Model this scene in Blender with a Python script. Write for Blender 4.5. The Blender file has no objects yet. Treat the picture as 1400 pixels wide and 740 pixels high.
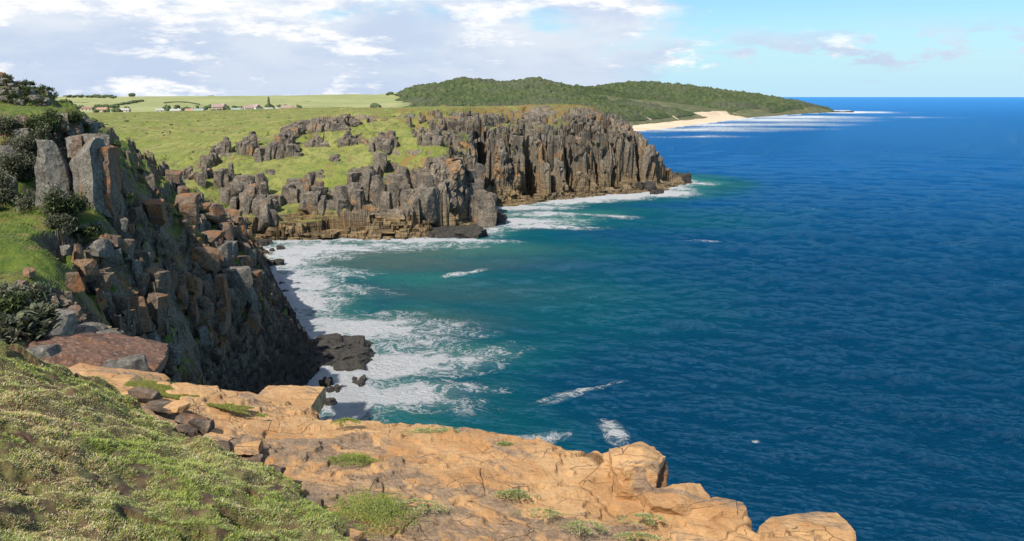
import bpy, math, numpy as np
from mathutils import Vector
C = bpy.context.scene.collection
# ------------------------------------------------------------------ camera, light, exposure
EYE = 50.0; F = 1130.0; PITCH = math.radians(11.9)
cd = bpy.data.cameras.new('camera'); cam = bpy.data.objects.new('camera', cd); C.objects.link(cam)
cd.sensor_width = 36; cd.lens = 36*F/1400; cd.clip_start = .1; cd.clip_end = 120000
cam.location = (0, 0, EYE); cam.rotation_euler = (math.pi/2-PITCH, 0, 0)
S = bpy.context.scene; S.camera = cam
SUN_EL = math.radians(47); SH = (-.48, -.877)
sl = bpy.data.lights.new('sun', 'SUN'); sun = bpy.data.objects.new('sun', sl); C.objects.link(sun)
sl.energy = 5.0; sl.angle = math.radians(.53); sl.color = (1, .93, .82)
sv = Vector((SH[0]*math.cos(SUN_EL), SH[1]*math.cos(SUN_EL), math.sin(SUN_EL)))
sun.rotation_euler = sv.to_track_quat('Z', 'Y').to_euler()
S.view_settings.view_transform = 'Standard'; S.view_settings.look = 'None'
S.view_settings.exposure = 0.25; S.view_settings.gamma = 1; S.view_settings.use_curve_mapping = False

class NT:
    def __init__(s, tree): s.t = tree; s.n = tree.nodes; s.l = tree.links
    def __call__(s, typ, ins=None, **kw):
        n = s.n.new(typ)
        for k, v in kw.items(): setattr(n, k, v)
        for k, v in (ins or {}).items(): s.set(n.inputs[k], v)
        return n
    def set(s, inp, v):
        if hasattr(v, 'is_output') or isinstance(v, bpy.types.NodeSocket): s.l.new(v, inp)
        elif isinstance(v, bpy.types.Node): s.l.new(v.outputs[0], inp)
        else:
            if isinstance(v, tuple) and inp.type == 'RGBA' and len(v) == 3: v = v+(1,)
            inp.default_value = v
    def math(s, op, a, b=0.0, c=None, clamp=False):
        n = s.n.new('ShaderNodeMath'); n.operation = op; n.use_clamp = clamp
        s.set(n.inputs[0], a); s.set(n.inputs[1], b)
        if c is not None: s.set(n.inputs[2], c)
        return n.outputs[0]
    def mix(s, f, a, b, blend='MIX'):
        n = s.n.new('ShaderNodeMix'); n.data_type = 'RGBA'; n.blend_type = blend; n.clamp_factor = True
        s.set(n.inputs[0], f); s.set(n.inputs[6], a); s.set(n.inputs[7], b)
        return n.outputs[2]
    def noise(s, vec, scale, detail=4, rough=.55, dist=0.0):
        n = s('ShaderNodeTexNoise', {'Scale': scale, 'Detail': detail, 'Roughness': rough, 'Distortion': dist, 'Vector': vec}); return n.outputs[0]
    def step(s, v, a, b):
        n = s.n.new('ShaderNodeMapRange'); n.interpolation_type = 'SMOOTHSTEP'
        s.set(n.inputs[0], v); s.set(n.inputs[1], a); s.set(n.inputs[2], b); return n.outputs[0]
    def scale(s, vec, sx, sy, sz):
        n = s('ShaderNodeMapping', {'Vector': vec, 'Scale': (sx, sy, sz)}); return n.outputs[0]
    def attr(s, name): return s('ShaderNodeAttribute', attribute_name=name).outputs['Fac']

# world: physical sky with broken cumulus laid on a flat layer above the place
w = bpy.data.worlds.new('World'); S.world = w; w.use_nodes = True; w.node_tree.nodes.clear()
N = NT(w.node_tree)
sky = N('ShaderNodeTexSky', sky_type='NISHITA'); sky.sun_disc = False; sky.sun_elevation = SUN_EL
sky.sun_rotation = math.atan2(SH[0], SH[1]); sky.air_density = 1.0; sky.dust_density = .35; sky.ozone_density = 1.6
tc = N('ShaderNodeTexCoord').outputs['Generated']
sx = N('ShaderNodeSeparateXYZ', {0: tc})
zz = N.math('ADD', N.math('MAXIMUM', sx.outputs[2], 0.0), .07)
cv = N('ShaderNodeCombineXYZ', {0: N.math('DIVIDE', sx.outputs[0], zz), 1: N.math('DIVIDE', sx.outputs[1], zz), 2: N.math('MULTIPLY', sx.outputs[2], 4.0)}).outputs[0]
cv2 = N.scale(tc, 5.2, 5.2, 15.0)
n1 = N.noise(cv2, .6, 10, .58, .15)
n2 = N.noise(cv2, 1.6, 8, .6, .1)
left = N.step(N.math('DIVIDE', sx.outputs[0], N.math('MAXIMUM', sx.outputs[1], .05)), .36, .0)     # cloudier towards the land
el = sx.outputs[2]
cover = N.math('ADD', n1, N.math('SUBTRACT', N.math('MULTIPLY', left, .34), .09))
cover = N.math('ADD', cover, N.math('MULTIPLY', N.math('SUBTRACT', n2, .5), .35))
cm = N.step(cover, .53, .68)
belly = N.step(N.noise(cv2, .8, 8, .6, .2), .38, .60)
lowb = N.step(el, .13, .0)
ccol = N.mix(N.math('MULTIPLY', belly, .85), (7.6, 7.9, 8.4, 1), (5.0, 5.8, 7.5, 1))
ccol = N.mix(N.math('MULTIPLY', lowb, .55), ccol, (4.4, 5.4, 7.2, 1))
ccol = N.mix(N.math('MULTIPLY', N.step(N.noise(N.scale(cv2, 1.0, 1.0, 1.2), 1.5, 11, .66, .1), .51, .63), .9), ccol, (9.6, 9.4, 9.2, 1))
skyc = N.mix(1.0, sky.outputs[0], (.70, .98, 1.15, 1), 'MULTIPLY')
hz = N.mix(N.step(el, .11, -.01), skyc, (4.6, 7.0, 8.4, 1))
# small puffs near the sea horizon
puff = N.step(N.noise(N.scale(tc, 11, 11, 34), 1.0, 8, .62), .49, .58)
band = N.math('MULTIPLY', N.step(el, .022, .036), N.step(el, .085, .05))
cm = N.math('MAXIMUM', cm, N.math('MULTIPLY', N.math('MULTIPLY', puff, band), .92))
out = N.mix(N.math('MULTIPLY', cm, .94), hz, ccol)
bg = N('ShaderNodeBackground', {'Color': out, 'Strength': .098})
N.l.new(bg.outputs[0], N('ShaderNodeOutputWorld').inputs[0])

# ------------------------------------------------------------------ numeric helpers
cp, sp = math.cos(PITCH), math.sin(PITCH)
def W(px, py, t):
    u = (370-py)/F
    return ((px-700)/F*t, (cp+sp*u)*t, EYE+(-sp+cp*u)*t)
def Wz(px, py, z=0.0):
    u = (370-py)/F
    return W(px, py, (z-EYE)/(-sp+cp*u))
def hsh(*k):
    h = np.uint32(2166136261)
    for a in k:
        h = (np.asarray(a).astype(np.int64) & 0xffffffff).astype(np.uint32) ^ h
        h = h*np.uint32(2654435761); h = h ^ (h >> np.uint32(15)); h = h*np.uint32(2246822519); h = h ^ (h >> np.uint32(13))
    return h.astype(np.float32)*np.float32(1/4294967296.0)
np.seterr(over='ignore')
def vnoise(x, y, seed=0):
    ix = np.floor(x); iy = np.floor(y); fx = x-ix; fy = y-iy
    fx = fx*fx*fx*(fx*(fx*6-15)+10); fy = fy*fy*fy*(fy*(fy*6-15)+10)
    ix = ix.astype(np.int64); iy = iy.astype(np.int64)
    a = hsh(ix, iy, seed); b = hsh(ix+1, iy, seed); c = hsh(ix, iy+1, seed); d = hsh(ix+1, iy+1, seed)
    return (a+(b-a)*fx+(c-a)*fy+(a-b-c+d)*fx*fy)*2-1
def fbm(x, y, seed=0, o=4, g=.5):
    s = 0; a = 1; t = 0
    for i in range(o):
        s = s+a*vnoise(x*2**i+i*17.3, y*2**i-i*9.1, seed+i); t += a; a *= g
    return s/t
def vnoise3(x, y, z, seed=0):
    ix = np.floor(x); iy = np.floor(y); iz = np.floor(z); f = [x-ix, y-iy, z-iz]
    f = [q*q*(3-2*q) for q in f]; ix = ix.astype(np.int64); iy = iy.astype(np.int64); iz = iz.astype(np.int64)
    r = 0
    for i in (0, 1):
        for j in (0, 1):
            for k in (0, 1):
                r = r+hsh(ix+i, iy+j, iz+k, seed)*(f[0] if i else 1-f[0])*(f[1] if j else 1-f[1])*(f[2] if k else 1-f[2])
    return r*2-1
def vor2(x, y, seed=0, jit=.85):
    """nearest cell: centre x, y, random id, distance to the border"""
    ix = np.floor(x).astype(np.int64); iy = np.floor(y).astype(np.int64)
    d1 = np.full(x.shape, 9., np.float32); d2 = d1.copy(); cx = np.zeros_like(d1); cy = cx.copy(); r = cx.copy()
    for i in (-1, 0, 1):
        for j in (-1, 0, 1):
            qx = ix+i+.5+(hsh(ix+i, iy+j, seed)-.5)*jit; qy = iy+j+.5+(hsh(ix+i, iy+j, seed+7)-.5)*jit
            d = np.sqrt((qx-x)**2+(qy-y)**2); n = d < d1
            d2 = np.where(n, d1, np.minimum(d2, d)); rr = hsh(ix+i, iy+j, seed+13)
            cx = np.where(n, qx, cx); cy = np.where(n, qy, cy); r = np.where(n, rr, r); d1 = np.where(n, d, d1)
    return cx, cy, r, d2-d1
def vor3(x, y, z, seed=0):
    ix = np.floor(x-.5).astype(np.int64); iy = np.floor(y-.5).astype(np.int64); iz = np.floor(z-.5).astype(np.int64)
    d1 = np.full(x.shape, 9., np.float32); r = np.zeros_like(d1); r2 = r.copy()
    for i in (0, 1):
        for j in (0, 1):
            for k in (0, 1):
                a, b, c = ix+i, iy+j, iz+k
                d = (a+.5+(hsh(a, b, c, seed)-.5)*.7-x)**2+(b+.5+(hsh(a, b, c, seed+3)-.5)*.7-y)**2+(c+.5+(hsh(a, b, c, seed+5)-.5)*.7-z)**2
                n = d < d1; r = np.where(n, hsh(a, b, c, seed+9), r); r2 = np.where(n, hsh(a, b, c, seed+11), r2); d1 = np.where(n, d, d1)
    return r, r2
def sm(x, a, b):
    t = np.clip((x-a)/(b-a), 0, 1); return t*t*(3-2*t)
def tps(pts, reg=1e-3):
    p = np.array(pts, float); P = p[:, :2]; sc = np.abs(P).max(); Q = P/sc
    r = np.hypot(Q[:, None, 0]-Q[None, :, 0], Q[:, None, 1]-Q[None, :, 1])
    n = len(p); K = np.where(r > 0, r*r*np.log(r+1e-12), 0)+reg*np.eye(n)*1e-2
    A = np.zeros((n+3, n+3)); A[:n, :n] = K; A[:n, n] = 1; A[:n, n+1:] = Q; A[n, :n] = 1; A[n+1:, :n] = Q.T
    s = np.linalg.solve(A, np.r_[p[:, 2], 0, 0, 0])
    def f(x, y):
        x = np.asarray(x, float)/sc; y = np.asarray(y, float)/sc; o = s[n]+s[n+1]*x+s[n+2]*y
        for i in range(n):
            r = (x-Q[i, 0])**2+(y-Q[i, 1])**2; o = o+s[i]*.5*r*np.log(r+1e-12)
        return o
    return f
class Raster:
    def __init__(s, x0, x1, y0, y1, h, f):
        s.x0, s.y0, s.h = x0, y0, h; s.nx = int((x1-x0)/h)+1; s.ny = int((y1-y0)/h)+1
        X, Y = np.meshgrid(x0+np.arange(s.nx)*h, y0+np.arange(s.ny)*h); s.a = f(X, Y).astype(np.float32)
    def __call__(s, x, y):
        u = np.clip((np.asarray(x)-s.x0)/s.h, 0, s.nx-1.001); v = np.clip((np.asarray(y)-s.y0)/s.h, 0, s.ny-1.001)
        i = u.astype(int); j = v.astype(int); fu = u-i; fv = v-j; a = s.a
        return (a[j, i]*(1-fu)+a[j, i+1]*fu)*(1-fv)+(a[j+1, i]*(1-fu)+a[j+1, i+1]*fu)*fv
def inside(poly, x, y):
    r = np.zeros(np.shape(x), bool); n = len(poly)
    for i in range(n):
        x1, y1 = poly[i]; x2, y2 = poly[(i+1) % n]
        if y1 == y2: continue
        r ^= ((y1 > y) != (y2 > y)) & (x < (x2-x1)*(y-y1)/(y2-y1)+x1)
    return r
def sdist(poly, x, y):
    """distance to a closed polygon, positive inside"""
    d = np.full(np.shape(x), 1e9); n = len(poly)
    for i in range(n):
        x1, y1 = poly[i]; x2, y2 = poly[(i+1) % n]; dx, dy = x2-x1, y2-y1
        t = np.clip(((x-x1)*dx+(y-y1)*dy)/(dx*dx+dy*dy+1e-9), 0, 1)
        d = np.minimum(d, np.hypot(x-x1-t*dx, y-y1-t*dy))
    return np.where(inside(poly, x, y), d, -d)
def mesh(name, V, Fq, mat, parent=None, attrs=None, smooth=False, cols=None):
    me = bpy.data.meshes.new(name); V = np.ascontiguousarray(V, np.float32); Fq = np.ascontiguousarray(Fq, np.int32)
    k = Fq.shape[1]; me.vertices.add(len(V)); me.vertices.foreach_set('co', V.ravel())
    me.loops.add(Fq.size); me.loops.foreach_set('vertex_index', Fq.ravel())
    me.polygons.add(len(Fq)); me.polygons.foreach_set('loop_start', np.arange(0, Fq.size, k, dtype=np.int32))
    me.polygons.foreach_set('use_smooth', np.full(len(Fq), smooth))
    for kk, a in (attrs or {}).items():
        at = me.attributes.new(kk, 'FLOAT', 'POINT'); at.data.foreach_set('value', np.ascontiguousarray(a, np.float32).ravel())
    if cols is not None:
        at = me.attributes.new('col', 'FLOAT_COLOR', 'POINT'); at.data.foreach_set('color', np.ascontiguousarray(np.c_[cols, np.ones(len(cols))], np.float32).ravel())
    me.update(); me.validate()
    o = bpy.data.objects.new(name, me); C.objects.link(o)
    if mat: me.materials.append(mat)
    if parent: o.parent = parent
    return o
def gridfaces(m, n):
    i = np.arange(m*n).reshape(m, n)
    return np.stack([i[:-1, :-1], i[:-1, 1:], i[1:, 1:], i[1:, :-1]], -1).reshape(-1, 4)
def grid(name, X, Y, Z, mat, attrs=None, smooth=False, keep=None):
    m, n = X.shape; V = np.stack([X, Y, Z], -1).reshape(-1, 3); f = gridfaces(m, n)
    if keep is not None:
        f = f[keep.ravel()[f].any(1)]; u, inv = np.unique(f, return_inverse=True); f = inv.reshape(-1, 4); V = V[u]
        attrs = {k: np.asarray(a).ravel()[u] for k, a in (attrs or {}).items()}
    return mesh(name, V, f, mat, None, attrs, smooth)
def polar(a0, a1, n, r0, r1, m, zf, back=.12, pre=2500):
    """polar grid about the eye, rows denser where the ground is steep"""
    az = np.radians(np.linspace(a0, a1, n)); k = max(2, n//6); azc = np.radians(np.linspace(a0, a1, k))
    r = np.geomspace(r0, r1, pre)[:, None]; x = r*np.sin(azc); y = r*np.cos(azc); z = zf(x, y)
    q = (z-EYE)/r; dz = np.diff(z, axis=0); dr = np.diff(r, axis=0)
    wgt = np.abs(np.diff(q, axis=0))+back*np.hypot(dr, dz)/r[1:]
    cum = np.vstack([np.zeros(k), np.cumsum(wgt, 0)]); cum /= cum[-1]
    rows = np.stack([np.interp(np.linspace(0, 1, m), cum[:, j], r[:, 0]) for j in range(k)], 1)
    kk = np.array([1, 4, 6, 4, 1.])/16
    rp = np.pad(rows, ((0, 0), (2, 2)), 'edge'); rows = sum(kk[i]*rp[:, i:i+k] for i in range(5))
    R = np.stack([np.interp(az, azc, rows[i]) for i in range(m)], 0)
    return (R*np.sin(az)).astype(np.float32), (R*np.cos(az)).astype(np.float32)
def tag(o, label=None, cat=None, group=None, kind=None):
    if label: o['label'] = label
    if cat: o['category'] = cat
    if group: o['group'] = group
    if kind: o['kind'] = kind
    return o
def empty(name, loc, rz=0):
    o = bpy.data.objects.new(name, None); C.objects.link(o); o.location = loc; o.rotation_euler = (0, 0, rz); return o
def hit(px, py, zf, t0, t1, n=900):
    t = np.geomspace(t0, t1, n); x, y, z = W(px, py, t); g = zf(x, y); b = np.nonzero(z < g)[0]
    i = b[0] if len(b) else n-1
    return (float(x[i]), float(y[i]), float(g[i]), float(t[i]))

# ------------------------------------------------------------------ materials
def new_mat(name):
    m = bpy.data.materials.new(name); m.use_nodes = True; m.node_tree.nodes.clear(); N = NT(m.node_tree)
    b = N('ShaderNodeBsdfPrincipled'); N.l.new(b.outputs[0], N('ShaderNodeOutputMaterial').inputs[0])
    return m, N, b
def rock_colour(N, pos, s, dark, mid, light, rust, rust_amt, wet=None, white=.3, streak=.25):
    a = N.noise(N.scale(pos, s, s, s*streak), 1.0, 6, .6)
    b = N.noise(pos, s*4.5, 5, .65)
    c = N.mix(N.step(a, .36, .62), dark, mid)
    c = N.mix(N.step(b, .46, .72), c, light)
    r = N.noise(N.scale(pos, s*.55, s*.55, s*.35), 1.0, 6, .62, .4)
    c = N.mix(N.step(r, .62-rust_amt, .74-rust_amt), c, rust)
    c = N.mix(N.math('MULTIPLY', N.step(N.noise(pos, s*9, 3, .6), .6, .7), white), c, (.42, .41, .37, 1))
    c = N.mix(N.math('MULTIPLY', N.step(N.noise(pos, s*6, 4, .7), .52, .38), .55), c, (.045, .04, .038, 1))
    if wet is not None:
        z = N('ShaderNodeSeparateXYZ', {0: pos}).outputs[2]
        z = N.math('ADD', z, N.math('MULTIPLY', N.math('SUBTRACT', a, .5), wet*1.6))
        c = N.mix(N.math('MULTIPLY', N.step(z, wet, wet*.35), .85), c, (.03, .026, .022, 1))
    return c
def terrain_mat(name, s, dark, mid, light, rust, ra, g1, g2, g3, gs, wet=None, bump=1.0, streak=.25, brown=False):
    m, N, b = new_mat(name); pos = N('ShaderNodeNewGeometry').outputs['Position']
    rc = rock_colour(N, pos, s, dark, mid, light, rust, ra, wet, .3, streak)
    if brown:    # ledges below the crags: bedded, tan
        rc = N.mix(N.attr('bed'), rc, N.mix(N.step(N.noise(N.scale(pos, .12, .12, 2.2), 1, 5, .6), .4, .62), (.10, .075, .045, 1), (.27, .19, .10, 1)))
    g = N.mix(N.step(N.noise(pos, gs, 6, .6), .38, .62), g1, g2)
    g = N.mix(N.step(N.noise(pos, gs*4.3, 6, .7), .46, .62), g, g3)
    g = N.mix(N.math('MULTIPLY', N.step(N.noise(pos, gs*1.7, 6, .7), .53, .64), .7), g, (.19, .145, .06, 1))
    g = N.mix(N.math('MULTIPLY', N.step(N.noise(pos, gs*14, 4, .7), .54, .66), .45), g, (.03, .045, .012, 1))
    g = N.mix(N.math('MULTIPLY', N.attr('dry'), .85), g, (.20, .13, .045, 1))
    f = N.attr('rock'); f = N.math('ADD', f, N.math('MULTIPLY', N.math('SUBTRACT', N.noise(pos, s*5, 5, .65), .5), .55))
    f = N.step(f, .42, .56)
    nz = N('ShaderNodeSeparateXYZ', {0: N('ShaderNodeNewGeometry').outputs['Normal']}).outputs[2]; f = N.math('MAXIMUM', f, N.step(N.math('ADD', nz, N.math('MULTIPLY', N.math('SUBTRACT', N.noise(pos, s*2, 4, .6), .5), .5)), .52, .40))
    N.set(b.inputs['Base Color'], N.mix(f, g, rc)); b.inputs['Roughness'].default_value = .92; b.inputs['Specular IOR Level'].default_value = .2
    h = N.math('ADD', N.noise(pos, s*3.5, 8, .7), N.math('MULTIPLY', N.noise(pos, gs*16, 4, .7), .4))
    if wet > 10:
        zc = N('ShaderNodeSeparateXYZ', {0: pos}).outputs[2]
        h = N.math('ADD', h, N.math('MULTIPLY', N.math('MULTIPLY', N.noise(N.scale(pos, .10, .10, 1.5), 1.0, 5, .65), N.step(zc, 19, 14)), 2.2))
    bp = N('ShaderNodeBump', {'Height': h, 'Strength': .75*bump, 'Distance': .5/s*.35}); N.l.new(bp.outputs[0], b.inputs['Normal'])
    return m
M = {}
M['hill'] = terrain_mat('near_hill_rock_and_grass', .45, (.075, .06, .045), (.19, .145, .10), (.29, .235, .17), (.22, .115, .05), .09,
                        (.085, .125, .018), (.125, .155, .028), (.06, .10, .02), .22, wet=17, streak=.6)
M['head'] = terrain_mat('headland_rock_and_grass', .2, (.085, .075, .062), (.20, .17, .13), (.31, .265, .205), (.28, .165, .08), .09,
                        (.17, .20, .042), (.24, .24, .075), (.125, .15, .045), .06, wet=3.2, streak=.22, brown=True)
def plain_rock(name, s, dark, mid, light, rust, ra, wet=None, streak=.6, bump=1., white=.3):
    m, N, b = new_mat(name); pos = N('ShaderNodeNewGeometry').outputs['Position']
    N.set(b.inputs['Base Color'], rock_colour(N, pos, s, dark, mid, light, rust, ra, wet, white, streak))
    b.inputs['Roughness'].default_value = .88; b.inputs['Specular IOR Level'].default_value = .25
    bp = N('ShaderNodeBump', {'Height': N.noise(pos, s*5, 8, .7), 'Strength': .7*bump, 'Distance': .16/s}); N.l.new(bp.outputs[0], b.inputs['Normal'])
    return m
M['grey'] = plain_rock('grey_dolerite', .8, (.095, .085, .07), (.175, .16, .135), (.28, .26, .22), (.24, .13, .065), .04)
M['brown'] = plain_rock('brown_dolerite', .8, (.08, .06, .045), (.18, .125, .085), (.26, .20, .15), (.26, .12, .05), .12)
M['orange'] = plain_rock('orange_lichened_rock', .8, (.14, .085, .05), (.24, .14, .075), (.29, .20, .13), (.30, .14, .05), .1)
M['headrock'] = plain_rock('headland_crag_rock', .35, (.075, .066, .055), (.175, .145, .11), (.29, .245, .19), (.30, .16, .07), .05)
M['redtop'] = plain_rock('red_brown_slab_rock', 1.2, (.12, .065, .045), (.21, .11, .07), (.27, .17, .12), (.24, .12, .06), .05)
M['seark'] = plain_rock('wet_black_rock', .8, (.022, .02, .018), (.05, .045, .038), (.085, .075, .06), (.06, .05, .035), .0, white=.1)

def ledge_mat(name='ochre_ledge_rock', far=False):
    m, N, b = new_mat(name); pos = N('ShaderNodeNewGeometry').outputs['Position']
    p = N.scale(pos, 1, 1.0, 1.6)
    base = N.mix(N.step(N.noise(p, .9, 6, .6), .35, .65), (.37, .205, .09), (.50, .31, .15))
    base = N.mix(N.step(N.noise(p, 3.5, 6, .65), .5, .7), base, (.44, .22, .085))
    pz = N.scale(N('ShaderNodeMapping', {'Vector': pos, 'Rotation': (0, 0, .25)}).outputs[0], .38, .85, .6)
    gm = N.noise(pz, 1.7, 11, .72, .9)
    gm = N.math('ADD', gm, N.math('MULTIPLY', N.attr('inner'), .10))
    base = N.mix(N.math('MULTIPLY', N.step(gm, .535, .585), .82), base, N.mix(N.step(N.noise(p, 5, 8, .75), .4, .62), (.135, .105, .08), (.30, .215, .145)))
    base = N.mix(N.math('MULTIPLY', N.step(N.noise(p, 14, 4, .7), .55, .68), .5), base, (.26, .13, .06))
    base = N.mix(N.math('MULTIPLY', N.step(N.noise(p, 38, 3, .7), .58, .7), .4), base, (.66, .50, .30))
    base = N.mix(N.math('MULTIPLY', N.attr('crack'), .8), base, (.085, .05, .03))
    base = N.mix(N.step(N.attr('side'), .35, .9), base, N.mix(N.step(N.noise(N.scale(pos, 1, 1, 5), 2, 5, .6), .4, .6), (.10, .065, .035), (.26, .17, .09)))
    N.set(b.inputs['Base Color'], base); b.inputs['Roughness'].default_value = .85; b.inputs['Specular IOR Level'].default_value = .25
    h = N.math('ADD', N.noise(p, 7, 9, .68), N.math('MULTIPLY', N.noise(p, 30, 4, .7), .25))
    vc = N('ShaderNodeTexVoronoi', {'Vector': N.scale(pos, 1.0, 1.9, 2.5), 'Scale': 1.3}, feature='DISTANCE_TO_EDGE').outputs[0]
    vm = N.math('MULTIPLY', N.step(vc, .012, .0), N.step(N.noise(p, 1.3, 3, .6), .46, .56))
    N.set(b.inputs['Base Color'], N.mix(N.math('MULTIPLY', vm, .75), base, (.09, .055, .035)))
    h = N.math('SUBTRACT', h, N.math('MULTIPLY', vm, .5))
    bp = N('ShaderNodeBump', {'Height': h, 'Strength': .9, 'Distance': .06}); N.l.new(bp.outputs[0], b.inputs['Normal'])
    return m
M['ledge'] = ledge_mat()
def col_mat(name, rough=.75, trans=0.25):
    m, N, b = new_mat(name); c = N('ShaderNodeAttribute', attribute_name='col').outputs['Color']
    N.set(b.inputs['Base Color'], c); b.inputs['Roughness'].default_value = rough; b.inputs['Specular IOR Level'].default_value = .3
    if trans:
        o = [n for n in N.n if n.type == 'OUTPUT_MATERIAL'][0]; t = N('ShaderNodeBsdfTranslucent', {'Color': c})
        mx = N('ShaderNodeMixShader', {0: trans, 1: b.outputs[0], 2: t.outputs[0]}); N.l.new(mx.outputs[0], o.inputs[0])
    return m
M['leaf'] = col_mat('leaf_and_blade')
def flat(name, c, rough=.8, var=.25, s=3.):
    m, N, b = new_mat(name); pos = N('ShaderNodeNewGeometry').outputs['Position']
    d = tuple(q*(1-var) for q in c); N.set(b.inputs['Base Color'], N.mix(N.step(N.noise(pos, s, 5, .6), .35, .65), d, c)); b.inputs['Roughness'].default_value = rough
    return m

# ------------------------------------------------------------------ lie of the land
near_coast = [(30, 13), (12, 17), (0, 22), (-10, 32), (-16, 60), (-22, 90), (-28, 118), (-33, 136)] + \
    [Wz(*p)[:2] for p in ((443, 522), (438, 490), (425, 468), (402, 432), (385, 400), (372, 372), (364, 350), (356, 338), (350, 333))]
head_coast = [Wz(*p)[:2] for p in ((372, 331), (420, 331), (470, 328), (540, 328), (600, 327), (640, 315), (668, 302), (664, 292), (652, 284),
              (690, 282), (740, 277), (775, 273), (800, 270), (845, 266), (875, 264), (905, 261), (925, 255), (946, 250))]
back = [(104, 512), (72, 548), (46, 600), (40, 700), (62, 850), (110, 1050)]
far_coast = [Wz(*p)[:2] for p in ((862, 180), (900, 177), (940, 172), (1000, 164.5), (1060, 158.5), (1100, 155.5), (1135, 153.8), (1158, 153.2))]
land = near_coast+head_coast+back+far_coast+[(1330, 3300), (900, 3700), (500, 5200), (-6000, 9000), (-9000, 200), (-600, -600), (60, -600), (40, -20)]
coastR = Raster(-330, 330, -20, 760, 1.5, lambda x, y: sdist(land, x, y))
coastF = Raster(-900, 1500, 600, 3400, 12, lambda x, y: sdist(land, x, y))
def G(px, py, t): return W(px, py, t)
nearpts = [G(*p) for p in ((0, 107, 150), (40, 112, 150), (75, 132, 146), (-160, 95, 150), (-350, 90, 130), (0, 142, 128), (80, 146, 128), (0, 165, 112), (60, 165, 110), (98, 160, 114),
    (60, 190, 97), (125, 190, 103), (0, 210, 95), (50, 282, 84), (140, 292, 86), (0, 295, 80), (0, 370, 67), (0, 428, 56), (70, 350, 71), (110, 400, 64),
    (-160, 300, 74), (-160, 420, 52), (-350, 250, 70), (-350, 420, 40), (100, 505, 40), (0, 470, 34), (-100, 480, 28), (0, 474, 21), (100, 487, 24), (175, 520, 23), (230, 545, 23),
    (150, 340, 92), (150, 415, 80), (200, 400, 96), (200, 480, 84), (190, 500, 60), (230, 505, 104), (300, 450, 126), (300, 518, 118), (250, 450, 112), (400, 455, 150), (400, 518, 142),
    (300, 400, 131), (300, 352, 139), (330, 372, 145), (349, 392, 160), (220, 330, 116), (250, 380, 119), (220, 270, 140), (180, 226, 136), (150, 190, 134), (128, 166, 134),
    (182, 205, 150), (260, 268, 166), (300, 302, 180), (342, 328, 203))]
nearpts += [(-96, 195, 44), (-140, 190, 50), (-82, 178, 35), (-110, 215, 24), (-92, 232, 14), (-150, 240, 25), (-220, 260, 34), (-72, 200, 24), (-78, 250, 4), (-20, 50, 4), (-28, 75, 4), (-34, 98, 6), (-31, 112, 4), (-10, 24, 30), (-16, 30, 26), (0, 18, 28)]
nearU = tps(nearpts)
def near_smooth0(x, y):
    d = sdist(land, x, y); u = nearU(x, y)
    return np.minimum(u, np.where(d > 0, .6+d*1.9, d*1.2))
nearR = Raster(-260, 40, 10, 310, 1.0, near_smooth0)
headpts = [G(*p) for p in ((-200, 158, 560), (0, 158, 560), (120, 158, 545), (200, 157, 570), (300, 157, 570), (400, 155, 550), (500, 152, 530), (560, 152, 530), (620, 151.5, 515), (700, 150.5, 510), (780, 151, 500), (830, 155, 480),
    (130, 167, 480), (150, 182, 440), (200, 200, 420), (200, 236, 345), (250, 236, 335), (300, 190, 400), (250, 190, 420), (300, 245, 320), (350, 278, 306), (400, 290, 300), (450, 288, 302), (500, 285, 304),
    (500, 230, 330), (450, 230, 331), (400, 230, 334), (350, 230, 335), (400, 182, 372), (350, 190, 378), (450, 170, 385), (500, 175, 376), (550, 182, 368), (550, 240, 326), (550, 280, 308),
    (600, 215, 318), (600, 190, 345), (600, 165, 382), (650, 225, 348), (650, 190, 362), (650, 165, 392), (700, 198, 393), (700, 165, 425), (750, 192, 408), (750, 160, 442), (800, 188, 425), (800, 160, 448),
    (845, 162, 452), (866, 174, 455), (881, 194, 460), (900, 215, 466), (920, 238, 476), (940, 247, 485))]
headpts += [(60, 550, 24), (0, 640, 30), (-60, 760, 31), (30, 690, 8), (90, 535, 4), (-200, 840, 30), (-400, 720, 36), (-330, 900, 27), (-600, 700, 40), (-150, 290, 22), (-120, 275, 12), (-220, 330, 30)]
headU = tps(headpts)
def head_smooth0(x, y):
    d = sdist(land, x, y); u = headU(x, y)
    bench = 2.5+np.clip(d, 0, 60)*.0
    cl = np.where(d < 4.5, .4+d*1.0, 5+(d-4.5)*3.6)
    return np.minimum(u, np.where(d > 0, cl, d*1.0))
headR = Raster(-420, 140, 255, 930, 1.5, head_smooth0)
farpts = [G(*p) for p in ((545, 134, 2300), (600, 125, 2200), (645, 112, 2100), (682, 120, 2080), (727, 109, 2100), (765, 119, 2150), (800, 125, 2200), (845, 129, 2300), (885, 116.5, 2400), (925, 119, 2500), (1000, 128, 2600), (1060, 136, 2650),
    (1090, 141, 2650), (1115, 147, 2650), (600, 150, 1500), (700, 150, 1500), (800, 150, 1600), (860, 160, 1480), (900, 156, 1720), (950, 151, 1980), (950, 136, 2250), (1000, 150, 2150), (1050, 148, 2400), (700, 130, 1850), (820, 138, 1900),
    (-200, 133, 2500), (0, 133, 2500), (100, 132.5, 2500), (200, 132.5, 2600), (300, 132, 2700), (400, 131.5, 2600), (470, 129.5, 2500), (515, 130, 2400), (100, 151, 1100), (200, 152, 1080), (300, 152, 1050), (400, 151, 1080), (500, 149, 1300), (565, 150, 1350),
    (200, 143, 1600), (0, 143, 1600), (400, 141, 1700), (500, 139, 1800), (300, 140, 1700))]
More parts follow.
